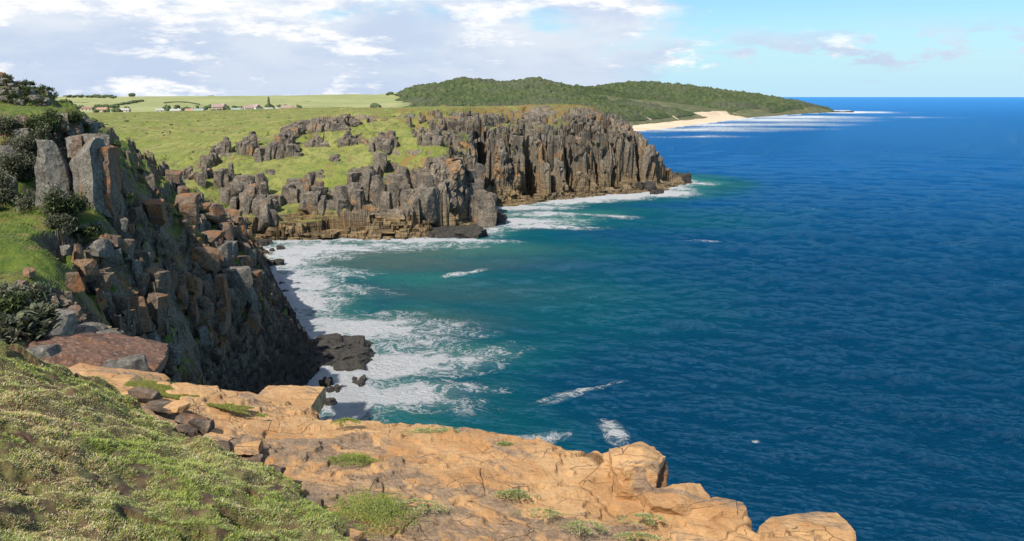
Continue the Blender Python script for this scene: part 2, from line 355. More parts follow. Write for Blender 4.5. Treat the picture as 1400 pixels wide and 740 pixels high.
farpts += [(-550, 850, 28), (-350, 880, 27), (-200, 840, 28), (-60, 800, 28), (0, 1000, 22), (60, 1250, 14), (-150, 1150, 24), (-1500, 4200, 20), (0, 4200, 20), (800, 3600, 5), (-2500, 3000, 55), (-1200, 900, 35), (200, 2900, 25), (600, 3050, 12), (-300, 3000, 30), (0, 2700, 45), (900, 3000, 8)]
farU = tps(farpts, 1e-6)
def far_smooth(x, y):
    d = coastF(x, y); u = farU(x, y)
    st = np.where(x > 900, .5, np.where(x > 560, .2, .06)); cut = np.where(x > 560, 20, 75)
    return np.minimum(u, np.where(d > 0, .3+np.minimum(d, cut)*st+np.maximum(d-cut, 0)*.45, d*.2-.3))
def dune(x, y):
    cx, cy, _ = W(940, 155, 1950)
    return np.exp(-((x-cx)/110)**2-((y-cy)/210)**2)*8

# ------------------------------------------------------------------ near hill
def idw(pts, x, y, p=3.0):
    s = 0; t = 0
    for (a, b, v) in pts:
        q = 1/((x-a)**2+(y-b)**2+2.)**(p/2); s = s+q*v; t = t+q
    return s/t
nr = [(G(*p[:3])[:2]+(p[3],)) for p in ((0, 300, 80, 0), (0, 370, 67, 0), (0, 430, 56, .1), (70, 350, 71, 0), (110, 400, 64, .45), (60, 300, 82, 0), (30, 380, 66, .25), (0, 150, 120, 0), (80, 155, 120, 0), (0, 118, 150, .75), (60, 122, 148, .7), (-100, 120, 150, .4),
    (0, 200, 97, .6), (60, 190, 97, .6), (125, 190, 103, .9), (120, 170, 120, .7), (150, 190, 134, .1), (182, 215, 145, .1), (215, 240, 150, .2), (200, 250, 140, .35), (255, 268, 160, .8), (300, 302, 180, 1), (342, 328, 200, 1), (180, 290, 115, -.1), (225, 300, 125, .1), (150, 330, 92, .45), (165, 372, 90, -.3), (142, 330, 90, -.1), (150, 410, 80, .75),
    (200, 400, 96, .9), (250, 380, 119, .9), (238, 352, 121, -.5), (262, 330, 140, -.1), (300, 352, 139, .85), (300, 400, 131, 1), (248, 440, 112, -.5), (170, 395, 84, -.2), (300, 450, 126, 1), (300, 518, 118, 1), (400, 455, 150, 1), (400, 518, 142, 1), (200, 480, 84, 1), (100, 500, 38, .8), (0, 470, 28, .4),
    (-200, 300, 70, 0), (-200, 400, 50, 0))]
X, Y = polar(-43, -9, 820, 20, 300, 860, nearR)
def rocky(X, Y, R, cell, amp, seed, al=.75, warp=.4):
    wx = X+warp*cell*fbm(X/cell*.9, Y/cell*.9, seed+50, 2); wy = Y+warp*cell*fbm(X/cell*.9+9, Y/cell*.9, seed+60, 2)
    cx, cy, r, e = vor2(wx/cell, wy/cell, seed); b = R(X, Y); c = R(cx*cell, cy*cell)
    return b+(c-b)*al+(r-.5)*amp-amp*.35*(1-sm(e, .0, .09)), r
b0 = nearR(X, Y)
z1, r1 = rocky(X, Y, nearR, 4.6, 2.0, 11, .6); z2, r2 = rocky(X, Y, nearR, 1.9, .8, 21, .7); z3, r3 = rocky(X, Y, nearR, .8, .3, 31, .7)
H_ = 3.4; qt = b0/H_+.75*fbm(X/13, Y/13, 701, 4)+.3*(r1-.5); fq_ = qt-np.floor(qt); ter = b0+((np.floor(qt)+sm(fq_, .58, .92))-qt)*H_
tread = (1-sm(fq_, .45, .62))
zr = b0+(z1-b0)*.55+(z2-b0)*.5+(z3-b0)*.35
gx = (nearR(X+1.5, Y)-nearR(X-1.5, Y))/3; gy = (nearR(X, Y+1.5)-nearR(X, Y-1.5))/3; sl_ = np.hypot(gx, gy)
ko = sm(idw(nr, X, Y), -.1, .35)*sm(Y, 68, 74); zr = zr+(ter-b0)*.85*ko
rk = idw(nr, X, Y)-.05-.6*tread*ko*sm(b0, 12, 17)+.34*fbm(X/6, Y/6, 77, 4)+.45*sm(sl_, 1.0, 1.7)*(1-.8*tread*ko)-.12*sm(.75-sl_, 0, .4)
m_ = sm(rk, .42, .58)
low = sm(b0, 16, 11)*sm(Y, 95, 112)                 # bedded black rock near the water
hb = 1.5; q_ = b0/hb+.5*fbm(X/14, Y/14, 5, 3); lay = (np.floor(q_)+sm(q_-np.floor(q_), .72, 1))*hb
zr = zr*(1-low*.75)+(lay+(r3-.5)*.35+(r2-.5)*.5+(r1-.5)*1.4)*low*.75
zg = b0+(ter-b0)*.85*ko+.35*fbm(X/3, Y/3, 91, 4)+.10*fbm(X/.7, Y/.7, 92, 3)
Z = zg*(1-m_)+zr*m_
a3, b3 = vor3(X/1.3, Y/1.3, Z/1.1, 3); c3, e3 = vor3(X/.55, Y/.55, Z/.5, 4)
gl = np.maximum(sl_, .3); nx_, ny_ = -gx/gl, -gy/gl
dd = m_*sm(sl_, .5, 1.2)*((a3-.5)*1.1+(c3-.5)*.5)*(1-.7*low)
near_hill = grid('hill', X+nx_*dd, Y+ny_*dd, Z+m_*.25*(b3-.5), M['hill'], {'rock': rk, 'dry': sm(fbm(X/5, Y/5, 8, 3), .25, .5)*.35})
tag(near_hill, 'steep grass and rock hillside with black bedded cliff on the left', kind='structure')

# ------------------------------------------------------------------ headland
X, Y = polar(-37, 14.5, 1500, 262, 900, 620, headR, back=.06)
D = coastR(X, Y)
def prof(x, y, d):
    u = headU_R(x, y)
    cl = np.where(d < 4.5, .4+d*1.0, 5+(d-4.5)*3.6)
    return np.minimum(u, np.where(d > 0, cl, d*1.0))
headU_R = Raster(-420, 140, 255, 930, 1.5, headU)
b0 = headR(X, Y)
# buttresses: the coast distance is pushed in and out in blocky steps
def headcol(cell, seed, push, al=1.0, rz=1.5):
    wx = X+.35*cell*fbm(X/cell*.8, Y/cell*.8, seed+50, 2); wy = Y+.35*cell*fbm(X/cell*.8+9, Y/cell*.8, seed+60, 2)
    cx, cy, r, e = vor2(wx/cell, wy/cell, seed); cx *= cell; cy *= cell
    return coastR(cx, cy)*al+(1-al)*D+(r-.5)*push, cx, cy, r, e
d1, cx1, cy1, ra, e1 = headcol(17, 101, 19, .45)
d2, cx2, cy2, rb, e2 = headcol(5.2, 111, 2.4, .75)
d3, cx3, cy3, rc_, e3_ = headcol(1.9, 121, .45, .6)
de = d2+(d1-D)*.9+(d3-D)*.45
bench = sm(D, 6.5, 3.2)
for (px, py, wd_, dp_, sk) in ((735, 278, 3.2, 17, .1), (668, 285, 4.5, 14, .0), (700, 281, 1.6, 8, .2), (588, 327, 2.6, 12, -.1), (787, 272, 1.8, 9, .1), (762, 275, 1.3, 7, 0), (822, 268, 1.5, 8, .2), (848, 266, 2.0, 10, .1), (880, 263, 2.2, 12, .1), (560, 328, 1.5, 9, 0), (618, 325, 1.6, 8, .1), (905, 261, 1.8, 9, .2)):
    gx0, gy0, _ = Wz(px, py); L_ = 34.; ux, uy = -.25+sk, .97; tt = np.clip(((X-gx0)*ux+(Y-gy0)*uy)/L_, 0, 1)
    dg = np.hypot(X-gx0-tt*L_*ux, Y-gy0-tt*L_*uy); de = de-dp_*np.exp(-(dg/wd_)**2)*sm(D, 1.5, 5)
de = de*(1-bench)+bench*(D+(ra-.5)*3+(rb-.5)*1.5)
# groove at column borders
de = de-.9*(1-sm(e1, 0, .05))*sm(D, 3, 7)*1.4-.55*(1-sm(e2, 0, .08))*sm(D, 3, 6)
t1_ = 10.5+2.5*fbm(X/14, Y/14, 501, 3); w1_ = np.clip(4.6+4*fbm(X/18, Y/18, 502, 3), 0, 8)*sm(X, -20, 15)
dq_ = np.where(de < t1_, de, t1_+np.maximum(de-t1_-w1_, 0)+.18*np.minimum(np.maximum(de-t1_, 0), w1_))
shelf = ((de > t1_) & (de < t1_+w1_)).astype(float)
cl = np.where(dq_ < 4.5, .4+dq_*1.0, 5+(dq_-4.5)*3.6)
cliff = np.where(D < -2, D, np.maximum(cl, -2))
us = headU_R(X, Y); u2 = headU_R(cx2, cy2)+(rb-.5)*3.0+(ra-.5)*2.5; u3 = headU_R(cx3, cy3)+(rc_-.5)*1.2
gx = (headU_R(X+2, Y)-headU_R(X-2, Y))/4; gy = (headU_R(X, Y+2)-headU_R(X, Y-2))/4; su = np.hypot(gx, gy)
hr = [(G(*p[:3])[:2]+(p[3],)) for p in ((120, 160, 520, -.2), (200, 200, 420, -.2), (300, 190, 400, 0), (250, 235, 340, .35), (300, 240, 322, .3), (350, 275, 307, .8), (350, 230, 335, .0), (345, 205, 360, .5), (375, 205, 358, .5), (400, 188, 365, .5), (440, 172, 384, .5), (450, 215, 340, -.1), (400, 240, 328, -.15),
    (420, 275, 309, .42), (460, 262, 312, .38), (500, 215, 338, -.05), (500, 255, 316, .45), (535, 250, 320, .4), (550, 220, 335, .2), (575, 215, 340, .35), (380, 260, 316, .35), (330, 250, 325, .4), (540, 190, 360, .25), (475, 180, 375, .3), (525, 190, 362, .5), (305, 225, 340, .45), (600, 200, 335, .55), (600, 230, 316, .85), (560, 250, 318, .7), (650, 210, 352, .6), (640, 185, 368, .45), (700, 182, 410, .45), (700, 200, 395, .75),
    (660, 170, 388, .5), (750, 170, 430, .6), (720, 160, 445, .4), (750, 195, 408, .35), (800, 195, 424, .35), (800, 175, 435, .7), (800, 162, 448, .55), (850, 165, 452, .8), (870, 180, 456, 1), (900, 215, 466, 1), (700, 153, 480, 0), (600, 155, 440, -.1), (500, 158, 470, -.2), (800, 153, 480, .1), (400, 158, 470, -.2),
    (540, 162, 420, .0))]
rk = idw(hr, X, Y)+.5*fbm(X/13, Y/13, 177, 4)+.12*fbm(X/2.5, Y/2.5, 178, 2)
rim = sm(D, 26, 8)
oncl = sm(us-cliff, -1.2, 1.2)                      # where the sea cliff cuts below the slope
rk = np.maximum(rk, oncl*(.75+.55*fbm(X/5, Y/5, 66, 3))) ; rk = np.maximum(rk-.45*shelf*oncl*sm(fbm(X/6, Y/6, 503, 3), -.2, .2), sm(D, 7, 5))
m_ = sm(rk, .44, .56)
qt = us/5.0+.6*fbm(X/18, Y/18, 711, 4)+.3*(ra-.5); fq_ = qt-np.floor(qt); ter = ((np.floor(qt)+sm(fq_, .62, .92))-qt)*5.0*sm(rk, .1, .4)*.8
usr = us*(1-m_)+(us*.15+u2*.55+u3*.3)*m_+ter+.5*fbm(X/9, Y/9, 191, 4)+.12*fbm(X/1.6, Y/1.6, 195, 3)
Z = np.minimum(usr, np.where(D > -1.5, cliff, D*1.2))
bed = sm(Z, 9.5, 7.0)*sm(cx1*0+X, 20, -10)+sm(Z, 12, 10)*sm(X, -10, 5)*.7
hb = 1.15; lay = np.floor(Z/hb+.3*fbm(X/20, Y/20, 15, 2))*hb
bedf = sm(Z, 9.5, 8)*sm(D, -1, 0); Z = Z*(1-bedf*.85)+(lay+.35*(rb-.5))*bedf*.85
gx = (headR(X+2, Y)-headR(X-2, Y))/4; gy = (headR(X, Y+2)-headR(X, Y-2))/4; g_ = np.maximum(np.hypot(gx, gy), .3)
a3, b3 = vor3(X/4.2, Y/4.2, Z/4.6+.2*X/4, 3); c3, e3 = vor3(X/1.9, Y/1.9, Z/2.0, 4)
dd = m_*sm(g_, .5, 1.3)*((a3-.5)*3.6+(c3-.5)*1.7)
dry = np.clip(sm(fbm(X/7, Y/7, 33, 4)+idw([(G(*p[:3])[:2]+(p[3],)) for p in ((700, 160, 445, .6), (640, 175, 375, .5), (800, 160, 450, .6), (500, 200, 350, -.5), (300, 200, 390, -.4), (200, 170, 480, -.5), (600, 155, 450, -.1), (400, 160, 450, -.2), (800, 195, 425, -.3), (700, 200, 395, -.1), (580, 225, 322, .1))], X, Y), .1, .6), 0, 1)
headland = grid('headland', X-gx/g_*dd, Y-gy/g_*dd, Z+m_*.4*(b3-.5), M['head'], {'rock': rk, 'dry': dry, 'bed': np.clip(bed, 0, 1)})
tag(headland, 'green topped headland with columnar dolerite sea cliffs across the bay', kind='structure')
def headZ(x, y): return headR(x, y)

# ------------------------------------------------------------------ far country: grass downs, wooded hill, beach
mg, N, b = new_mat('far_grass'); pos = N('ShaderNodeNewGeometry').outputs['Position']
c = N.mix(N.step(N.noise(pos, .006, 6, .6), .38, .62), (.25, .275, .12), (.31, .32, .15)); c = N.mix(N.step(N.noise(pos, .03, 5, .65), .5, .7), c, (.20, .235, .11))
c = N.mix(N.step(N.noise(N.scale(pos, .5, .22, .5), .02, 5, .6), .66, .70), c, (.07, .10, .05))
c = N.mix(N.attr('scrub'), c, N.mix(N.step(N.noise(pos, .05, 5, .7), .4, .6), (.075, .095, .045), (.16, .15, .085)))
N.set(b.inputs['Base Color'], c); b.inputs['Roughness'].default_value = .95; b.inputs['Specular IOR Level'].default_value = .1
ms, N, b = new_mat('beach_sand'); pos = N('ShaderNodeNewGeometry').outputs['Position']
N.set(b.inputs['Base Color'], N.mix(N.step(N.noise(pos, .02, 5, .6), .4, .6), (.56, .43, .29), (.66, .52, .37))); b.inputs['Roughness'].default_value = .95
mf, N, b = new_mat('forest_canopy'); pos = N('ShaderNodeNewGeometry').outputs['Position']
c = N.mix(N.attr('tint'), (.050, .078, .036), (.105, .13, .055)); c = N.mix(N.step(N.noise(pos, .008, 5, .6), .45, .65), c, (.10, .11, .07))
c = N.mix(N.math('MULTIPLY', N.step(N.noise(pos, .12, 4, .7), .5, .65), .6), c, (.035, .05, .028))
N.set(b.inputs['Base Color'], c); b.inputs['Roughness'].default_value = .95; b.inputs['Specular IOR Level'].default_value = .1
bp = N('ShaderNodeBump', {'Height': N.noise(pos, .3, 5, .7), 'Strength': 1., 'Distance': 3.}); N.l.new(bp.outputs[0], b.inputs['Normal'])
def farZ(x, y):
    return far_smooth(x, y)+dune(x, y)*sm(coastF(x, y), 40, 140)
X, Y = polar(-40, 26, 1100, 760, 4300, 420, farZ, back=.05)
D = coastF(X, Y); Z0 = farZ(X, Y)
sandpt = [(G(*p[:3])[:2]+(p[3],)) for p in ((870, 160, 1500, .35), (890, 158, 1700, .9), (935, 155, 1950, 1.6), (915, 157, 1850, 1.3), (960, 154, 2000, 1.5), (985, 155, 2060, .9), (1000, 150, 2150, -.3), (950, 145, 2120, -.6), (850, 158, 1480, -.6), (900, 150, 1800, -1.2), (870, 150, 1700, -1.2), (930, 142, 2150, -1.2), (700, 145, 1600, -1), (1040, 152, 2350, -.5))]
sand = sm(D, 62, 45)*sm(X, 620, 480); inl = idw(sandpt, X, Y)+.7*fbm(X/45, Y/45, 5, 4)
sandm = np.maximum(sand, (inl+.3*fbm(X/25, Y/25, 6, 3) > .55)*(D < 92)*(X < 540)*1.0)*(D > -60)*(Y > 1000)
Zg = Z0+(1.5*fbm(X/60, Y/60, 41, 4))*(1-sandm)
grid('hill', X, Y, Zg, mg, {'scrub': sm(X+165+(Y-1300)*.15, -20, 60)}, True, keep=(sandm < .5) & (D > -40)); tag(bpy.context.scene.objects[-1] if False else bpy.data.objects['hill.001'], 'distant rolling pasture and wooded coastal hill on the skyline', kind='structure')
bo = grid('beach', X, Y, Zg+.15, ms, None, True, keep=(sandm >= .5)); tag(bo, 'pale sand beach and dunes below the wooded hill', kind='structure')
# wooded cover
X, Y = polar(-14, 24, 1700, 1250, 3350, 480, farZ, back=.03)
D = coastF(X, Y); Z0 = farZ(X, Y)
inl = idw(sandpt, X, Y)+.7*fbm(X/45, Y/45, 5, 4)
edge = -(X+165+(Y-1300)*.15+35*fbm(X/90, Y/90, 3, 3))/60     # western edge of the wood
wood = sm(D, 75, 110)*(X < 700)+(X >= 700)*sm(D, 30, 60); wood = wood*sm(-inl, -.45, -.3)*sm(-edge, 0, .6)
wood = wood*sm(1120-X+60*fbm(X/60, Y/60, 9, 2), 0, 60)*sm(3300-Y, 0, 100)
cx, cy, r, e = vor2(X/11, Y/11, 61); dome = np.sqrt(np.clip(1-((X/11-cx)**2+(Y/11-cy)**2)*1.6, 0, 1))
cx2, cy2, r2, e2 = vor2(X/4.5, Y/4.5, 62); dome2 = np.sqrt(np.clip(1-((X/4.5-cx2)**2+(Y/4.5-cy2)**2)*1.6, 0, 1))
ht = (2+6.5*r*r)*dome+1.6*dome2+9*fbm(X/75, Y/75, 7, 4)+1.
fo = grid('forest', X, Y, Z0+np.where(wood > .05, np.maximum(ht, .8)*np.clip(wood*1.2, 0, 1), -4), mf, {'tint': np.clip(.2+.8*r*r+.45*fbm(X/200, Y/200, 8, 3), 0, 1)}, True, keep=wood > .12)
tag(fo, 'dense dark green coastal forest covering the far hill', 'forest', kind='stuff')

# ------------------------------------------------------------------ sea
rng = np.random.default_rng(7)
az = np.radians(np.linspace(-50, 50, 1350))
r = 1/np.linspace(1/40., 1/70000., 1000); r = r[:, None]
rr = r*np.ones_like(az); X = rr*np.sin(az); Y = rr*np.cos(az)
dr = np.gradient(r[:, 0])[:, None]; da = rr*(az[1]-az[0]); res = np.maximum(np.abs(dr), da)
Dn = coastR(X, Y); Dfar = coastF(X, Y); D = np.where((rr > 700), Dfar, Dn); D = np.where((X > 320) & (rr < 700), -400, D)
D = np.where((rr > 3400) | (X > 1490), -2000, D); off = np.maximum(-D, 0)
Z = np.zeros_like(X)
amp_env = .35+.65*sm(off, 5, 160)
patch = .75+.35*fbm(X/90, Y/90, 301, 3)
for i in range(72):
    L = .8*(42/.8)**(i/71.); th = math.radians(250)+rng.normal()*(.75 if L < 12 else .35)      # running onshore
    k = 2*math.pi/L; ph = rng.random()*6.28; A = .016*L**.84*(1.0 if L < 15 else .62)
    f = np.clip(1.6-res*2.2/L, 0, 1)
    if L < 6 : f = f*patch
    s_ = np.sin(k*(X*math.cos(th)+Y*math.sin(th))+ph+.9*vnoise(X/L/3.1, Y/L/3.1, 400+i) if i % 3 == 0 else k*(X*math.cos(th)+Y*math.sin(th))+ph)
    Z += A*f*(s_+.22*(1-2*np.abs(s_)))
Z *= amp_env
# foam: surf against the rocks, plus patches carried off by the swell; each patch is (px, py, half-width, half-depth in px, angle, strength)
foam = np.zeros_like(X); green = np.zeros_like(X)
shore = sm(off, 9, 1)*.75
WXs, WYs = 5*fbm(X/14, Y/14, 611, 4), 5*fbm(X/14, Y/14, 621, 4); WXf, WYf = 70*fbm(X/110, Y/110, 631, 5), 55*fbm(X/90, Y/60, 641, 5)
def patchf(px, py, wx, wy, st, ang=0.0):
    """elliptical patch on the water, given by where it lies and its size in metres"""
    x, y, _ = Wz(px, py); c, s = math.cos(ang), math.sin(ang); u = (X-x)*c+(Y-y)*s; v = -(X-x)*s+(Y-y)*c
    if wx > 59: u = u+WXf; v = v+WYf*min(1, wy/30)
    else: k = min(1, wx/10); u = u+WXs*k; v = v+WYs*min(k, wy/5)
    return st*np.exp(-(u/wx)**2-(v/wy)**2)
P = [(470, 540, 7, 9, 1.3, .0), (455, 515, 8, 9, 1.4, 0), (520, 500, 13, 8, 1.15, .35), (570, 495, 13, 3.5, .95, .45), (480, 448, 12, 7, .95, 0), (520, 455, 16, 6, .6, 0), (500, 545, 13, 5, .85, -.2), (560, 540, 11, 4, .6, .2), (440, 440, 7, 7, .9, 0), (545, 470, 8, 5, .5, 0),
     (395, 395, 9, 22, 1.0, .25), (375, 360, 8, 12, 1.2, 0), (400, 345, 16, 9, .95, 0), (450, 338, 24, 6, .75, 0), (520, 336, 26, 4, .62, 0), (420, 375, 14, 9, .5, 0), (410, 415, 8, 14, .8, 0), (460, 400, 12, 5, .45, 0), (385, 425, 4, 10, 1.1, 0),
     (640, 315, 10, 8, 1.3, .3), (690, 303, 19, 8, 1.3, .1), (740, 310, 16, 5, .9, 0), (600, 330, 18, 4, 1.1, 0), (720, 285, 16, 6, 1.2, .3), (780, 275, 16, 7, 1.3, .2), (830, 270, 16, 8, 1.4, .1), (880, 267, 16, 7, 1.4, 0), (915, 264, 10, 10, 1.3, 0), (930, 258, 6, 10, .9, 0), (955, 251, 7, 7, .9, 0), (740, 293, 20, 4, .7, 0),
     (840, 296, 7, 5, 1.05, -.5), (640, 372, 6, 1.8, .95, .9), (790, 535, 7, .7, .55, .6), (815, 527, 6, .6, .5, .5), (770, 545, 4, .6, .5, .7), (838, 590, 1.4, 3.6, .62, .2), (722, 600, 5, 1.2, .6, .1), (625, 445, 3.5, 2.2, .5, 1.2), (965, 331, 4, 1.2, .8, -.3), (1035, 600, .5, .2, .7, 0),
     (885, 177, 60, 45, .75, 0), (935, 178, 110, 40, .8, 0), (990, 171, 110, 60, .8, .2), (1050, 164, 140, 110, .8, .3), (1100, 160, 120, 120, .9, .3), (1000, 176, 90, 40, .7, 0), (1150, 153.6, 110, 120, 1.3, 0), (1215, 161, 110, 40, .8, 0), (950, 187, 60, 20, .6, 0), (1080, 170, 100, 60, .6, 0)]
for p in P: foam = np.maximum(foam, patchf(p[0], p[1], p[2]*1.2, p[3]*1.25, p[4]*(1.25 if p[1] > 255 and p[2] > 7.5 else 1.05), p[5]))
foam = np.maximum(foam, shore)
ns = np.zeros_like(X); sel = (foam > .15)
ns[sel] = fbm(X[sel]/5, Y[sel]/3.2, 71, 5, .6)
Z = Z+sel*foam*(.4+.9*ns)*np.clip(1-rr/900, 0, 1)
for p in ((350, 341), (400, 352), (470, 350), (560, 350), (480, 375), (560, 380), (600, 330)): green = np.maximum(green, patchf(p[0], p[1], 40, 22, .75))
for p in ((640, 340, 55, 30, .8), (720, 300, 40, 25, 1.), (800, 290, 40, 22, .8), (620, 480, 22, 18, .75), (560, 430, 26, 26, .7), (700, 400, 55, 50, .45), (540, 540, 16, 12, .9), (640, 560, 16, 14, .45), (900, 300, 50, 40, .35)): green = np.maximum(green, patchf(*p[:2], p[2], p[3], p[4]))
green = np.maximum(green, sm(off, 55, 4)*.8*(rr < 900)); silt = np.zeros_like(X)
for p in ((480, 345, 45, 16, .8), (540, 360, 40, 12, .6), (430, 350, 26, 20, .8), (590, 440, 14, 10, .35), (600, 400, 30, 12, .3)): silt = np.maximum(silt, patchf(*p[:2], p[2], p[3], p[4]))
mw, N, b = new_mat('sea_water'); pos = N('ShaderNodeNewGeometry').outputs['Position']
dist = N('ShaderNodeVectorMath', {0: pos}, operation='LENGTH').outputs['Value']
big = N.noise(N.scale(pos, 1, .7, 0), .012, 6, .6)
gr = N.math('ADD', N.attr('green'), N.math('MULTIPLY', N.math('SUBTRACT', big, .5), .5))
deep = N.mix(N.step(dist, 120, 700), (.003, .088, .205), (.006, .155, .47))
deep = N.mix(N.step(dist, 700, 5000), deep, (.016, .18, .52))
wc = N.mix(N.step(gr, .0, .45), deep, (.007, .155, .215)); wc = N.mix(N.step(gr, .45, .95), wc, (.05, .29, .25)); wc = N.mix(N.attr('silt'), wc, (.19, .24, .18))
fz = N.scale(pos, 1, 1.0, 0); warp = N('ShaderNodeVectorMath', {0: fz, 1: N('ShaderNodeVectorMath', {0: N('ShaderNodeTexNoise', {'Scale': .16, 'Detail': 4., 'Vector': fz}).outputs['Color'], 1: (9, 9, 0)}, operation='MULTIPLY').outputs[0]}, operation='ADD').outputs[0]
f1 = N.noise(warp, .22, 9, .72); ridg = N.math('ABSOLUTE', N.math('SUBTRACT', N.noise(warp, .55, 7, .62), .5))
lace = N.step(ridg, .065, .0)
fm = N.attr('foam'); dens = N.math('ADD', fm, N.math('MULTIPLY', N.math('SUBTRACT', f1, .5), 3.0))
solid = N.math('MULTIPLY', N.step(dens, .52, .78), N.step(fm, .02, .2)); th = N.math('MULTIPLY', lace, N.math('MULTIPLY', N.step(dens, .1, .45), N.step(fm, .04, .2))); ff = N.math('MAXIMUM', solid, N.math('MULTIPLY', th, .9))
far_ = N.math('MULTIPLY', N.step(dist, 600, 1000), N.step(N.math('ADD', fm, N.math('MULTIPLY', N.math('SUBTRACT', N.noise(N.scale(pos, .011, .03, 0), 1.0, 7, .75), .5), 4.2)), .75, 1.1))
ff = N.math('MAXIMUM', ff, N.math('MULTIPLY', far_, N.step(fm, .05, .3)))
veil = N.math('MULTIPLY', N.step(fm, .05, .6), .35)
wc = N.mix(veil, wc, (.36, .50, .47))
# sparse whitecaps
cap = N.step(N.noise(N.scale(pos, .12, .30, 0), 1.0, 7, .66), .79, .80); ff = N.math('MAXIMUM', ff, N.math('MULTIPLY', cap, .5))
wcol = N.mix(ff, wc, (.88, .90, .92))
h = N.math('ADD', N.math('MULTIPLY', N.noise(N.scale(pos, 1.1, 2.4, 1), 1.0, 9, .72, .25), 3.4), N.math('MULTIPLY', N.noise(N.scale(pos, .15, .28, 1), 1.0, 6, .62, .2), 2.6))
h = N.math('ADD', h, N.math('MULTIPLY', ff, .3))
bp = N('ShaderNodeBump', {'Height': h, 'Strength': 1.0, 'Distance': 1.0})
# a wind-roughened sea mirrors far less at grazing angles than flat water does: body colour plus a damped fresnel gloss
df = N('ShaderNodeBsdfDiffuse', {'Color': wcol, 'Normal': bp.outputs[0]}); gl_ = N('ShaderNodeBsdfGlossy', {'Color': (.52, .82, 1, 1), 'Roughness': .06, 'Normal': bp.outputs[0]})
fr_ = N('ShaderNodeFresnel', {'IOR': 1.33, 'Normal': bp.outputs[0]}); fq = N.math('MINIMUM', N.math('MULTIPLY', fr_.outputs[0], 1.0), .36)
fq = N.math('MULTIPLY', fq, N.math('SUBTRACT', 1.0, N.math('MULTIPLY', ff, .9)))
ms_ = N('ShaderNodeMixShader', {0: fq, 1: df.outputs[0], 2: gl_.outputs[0]}); N.n.remove(b); N.l.new(ms_.outputs[0], [n for n in N.n if n.type == 'OUTPUT_MATERIAL'][0].inputs[0])
sea = grid('sea', X, Y, Z, mw, {'foam': foam, 'green': green, 'silt': silt}, True)
tag(sea, 'deep blue choppy sea with white surf in the bay', kind='structure')
def seaZ(x, y): return np.zeros(np.shape(x))

# ------------------------------------------------------------------ rocks
_cube = {}
def cube_pts(n):
    if n in _cube: return _cube[n]
    u = np.linspace(-1, 1, n+1); A, B = np.meshgrid(u, u, indexing='ij'); V = []; Fq = []; f = gridfaces(n+1, n+1); k = 0
    for ax in range(3):
        for s in (-1, 1):
            p = np.zeros((n+1, n+1, 3)); p[..., ax] = s; p[..., (ax+1) % 3] = A; p[..., (ax+2) % 3] = B
            V.append(p.reshape(-1, 3)); g = f+k; Fq.append(g[:, ::-1] if s > 0 else g); k += (n+1)**2
    V = np.vstack(V); Fq = np.vstack(Fq); key = np.round(V*1000).astype(int)
    _, idx, inv = np.unique(key, axis=0, return_index=True, return_inverse=True); inv = inv.ravel()
    _cube[n] = (V[idx], inv[Fq][:, ::-1]); return _cube[n]
def block(size, seed, n=14, cuts=6, rough=.05, rnd=.15, taper=.0, cut=.78):
    g = np.random.default_rng(seed); V, Fq = cube_pts(n); V = V.copy()
    L = np.linalg.norm(V, axis=1, keepdims=True); V = V*(1-rnd)+V/L*rnd*1.2
    for _ in range(cuts):
        d = g.normal(size=3); d /= np.linalg.norm(d); c = cut*np.abs(d).sum()*g.uniform(.62, .95)
        V -= np.maximum(V@d-c, 0)[:, None]*d
    V[:, :2] *= (1-taper*(V[:, 2:3]+1)/2)
    V = V*np.array(size)/2
    s = max(min(size), .3*max(size)); q = V/s*2.3+seed*3.7
    nv = np.stack([vnoise3(q[:, 0]+k*31, q[:, 1], q[:, 2], 5+k)+.5*vnoise3(q[:, 0]*2.3+k*31, q[:, 1]*2.3, q[:, 2]*2.3, 9+k)+.3*vnoise3(q[:, 0]*5+k*31, q[:, 1]*5, q[:, 2]*5, 13+k) for k in range(3)], 1)
    return V+nv*s*rough, Fq
def rotz(V, a, tx=0, ty=0):
    c, s = math.cos(ty), math.sin(ty); V = V@np.array([[c, 0, -s], [0, 1, 0], [s, 0, c]])
    c, s = math.cos(tx), math.sin(tx); V = V@np.array([[1, 0, 0], [0, c, s], [0, -s, c]])
    c, s = math.cos(a), math.sin(a); return V@np.array([[c, s, 0], [-s, c, 0], [0, 0, 1]])
def join(parts):
    V = []; Fq = []; k = 0
    for v, f in parts: V.append(v); Fq.append(f+k); k += len(v)
    return np.vstack(V), np.vstack(Fq)
def rock(name, loc, size, mat, label, seed, cat='rock', group=None, rz=0, tx=0, ty=0, attrs=None, parent=None, **kw):
    V, f = block(size, seed, **kw); V = rotz(V, rz, tx, ty)
    at = {k: np.full(len(V), v) for k, v in (attrs or {}).items()}
    o = mesh(name, V, f, M[mat], parent, at or None); o.location = loc
    if label: tag(o, label, cat, group)
    return o
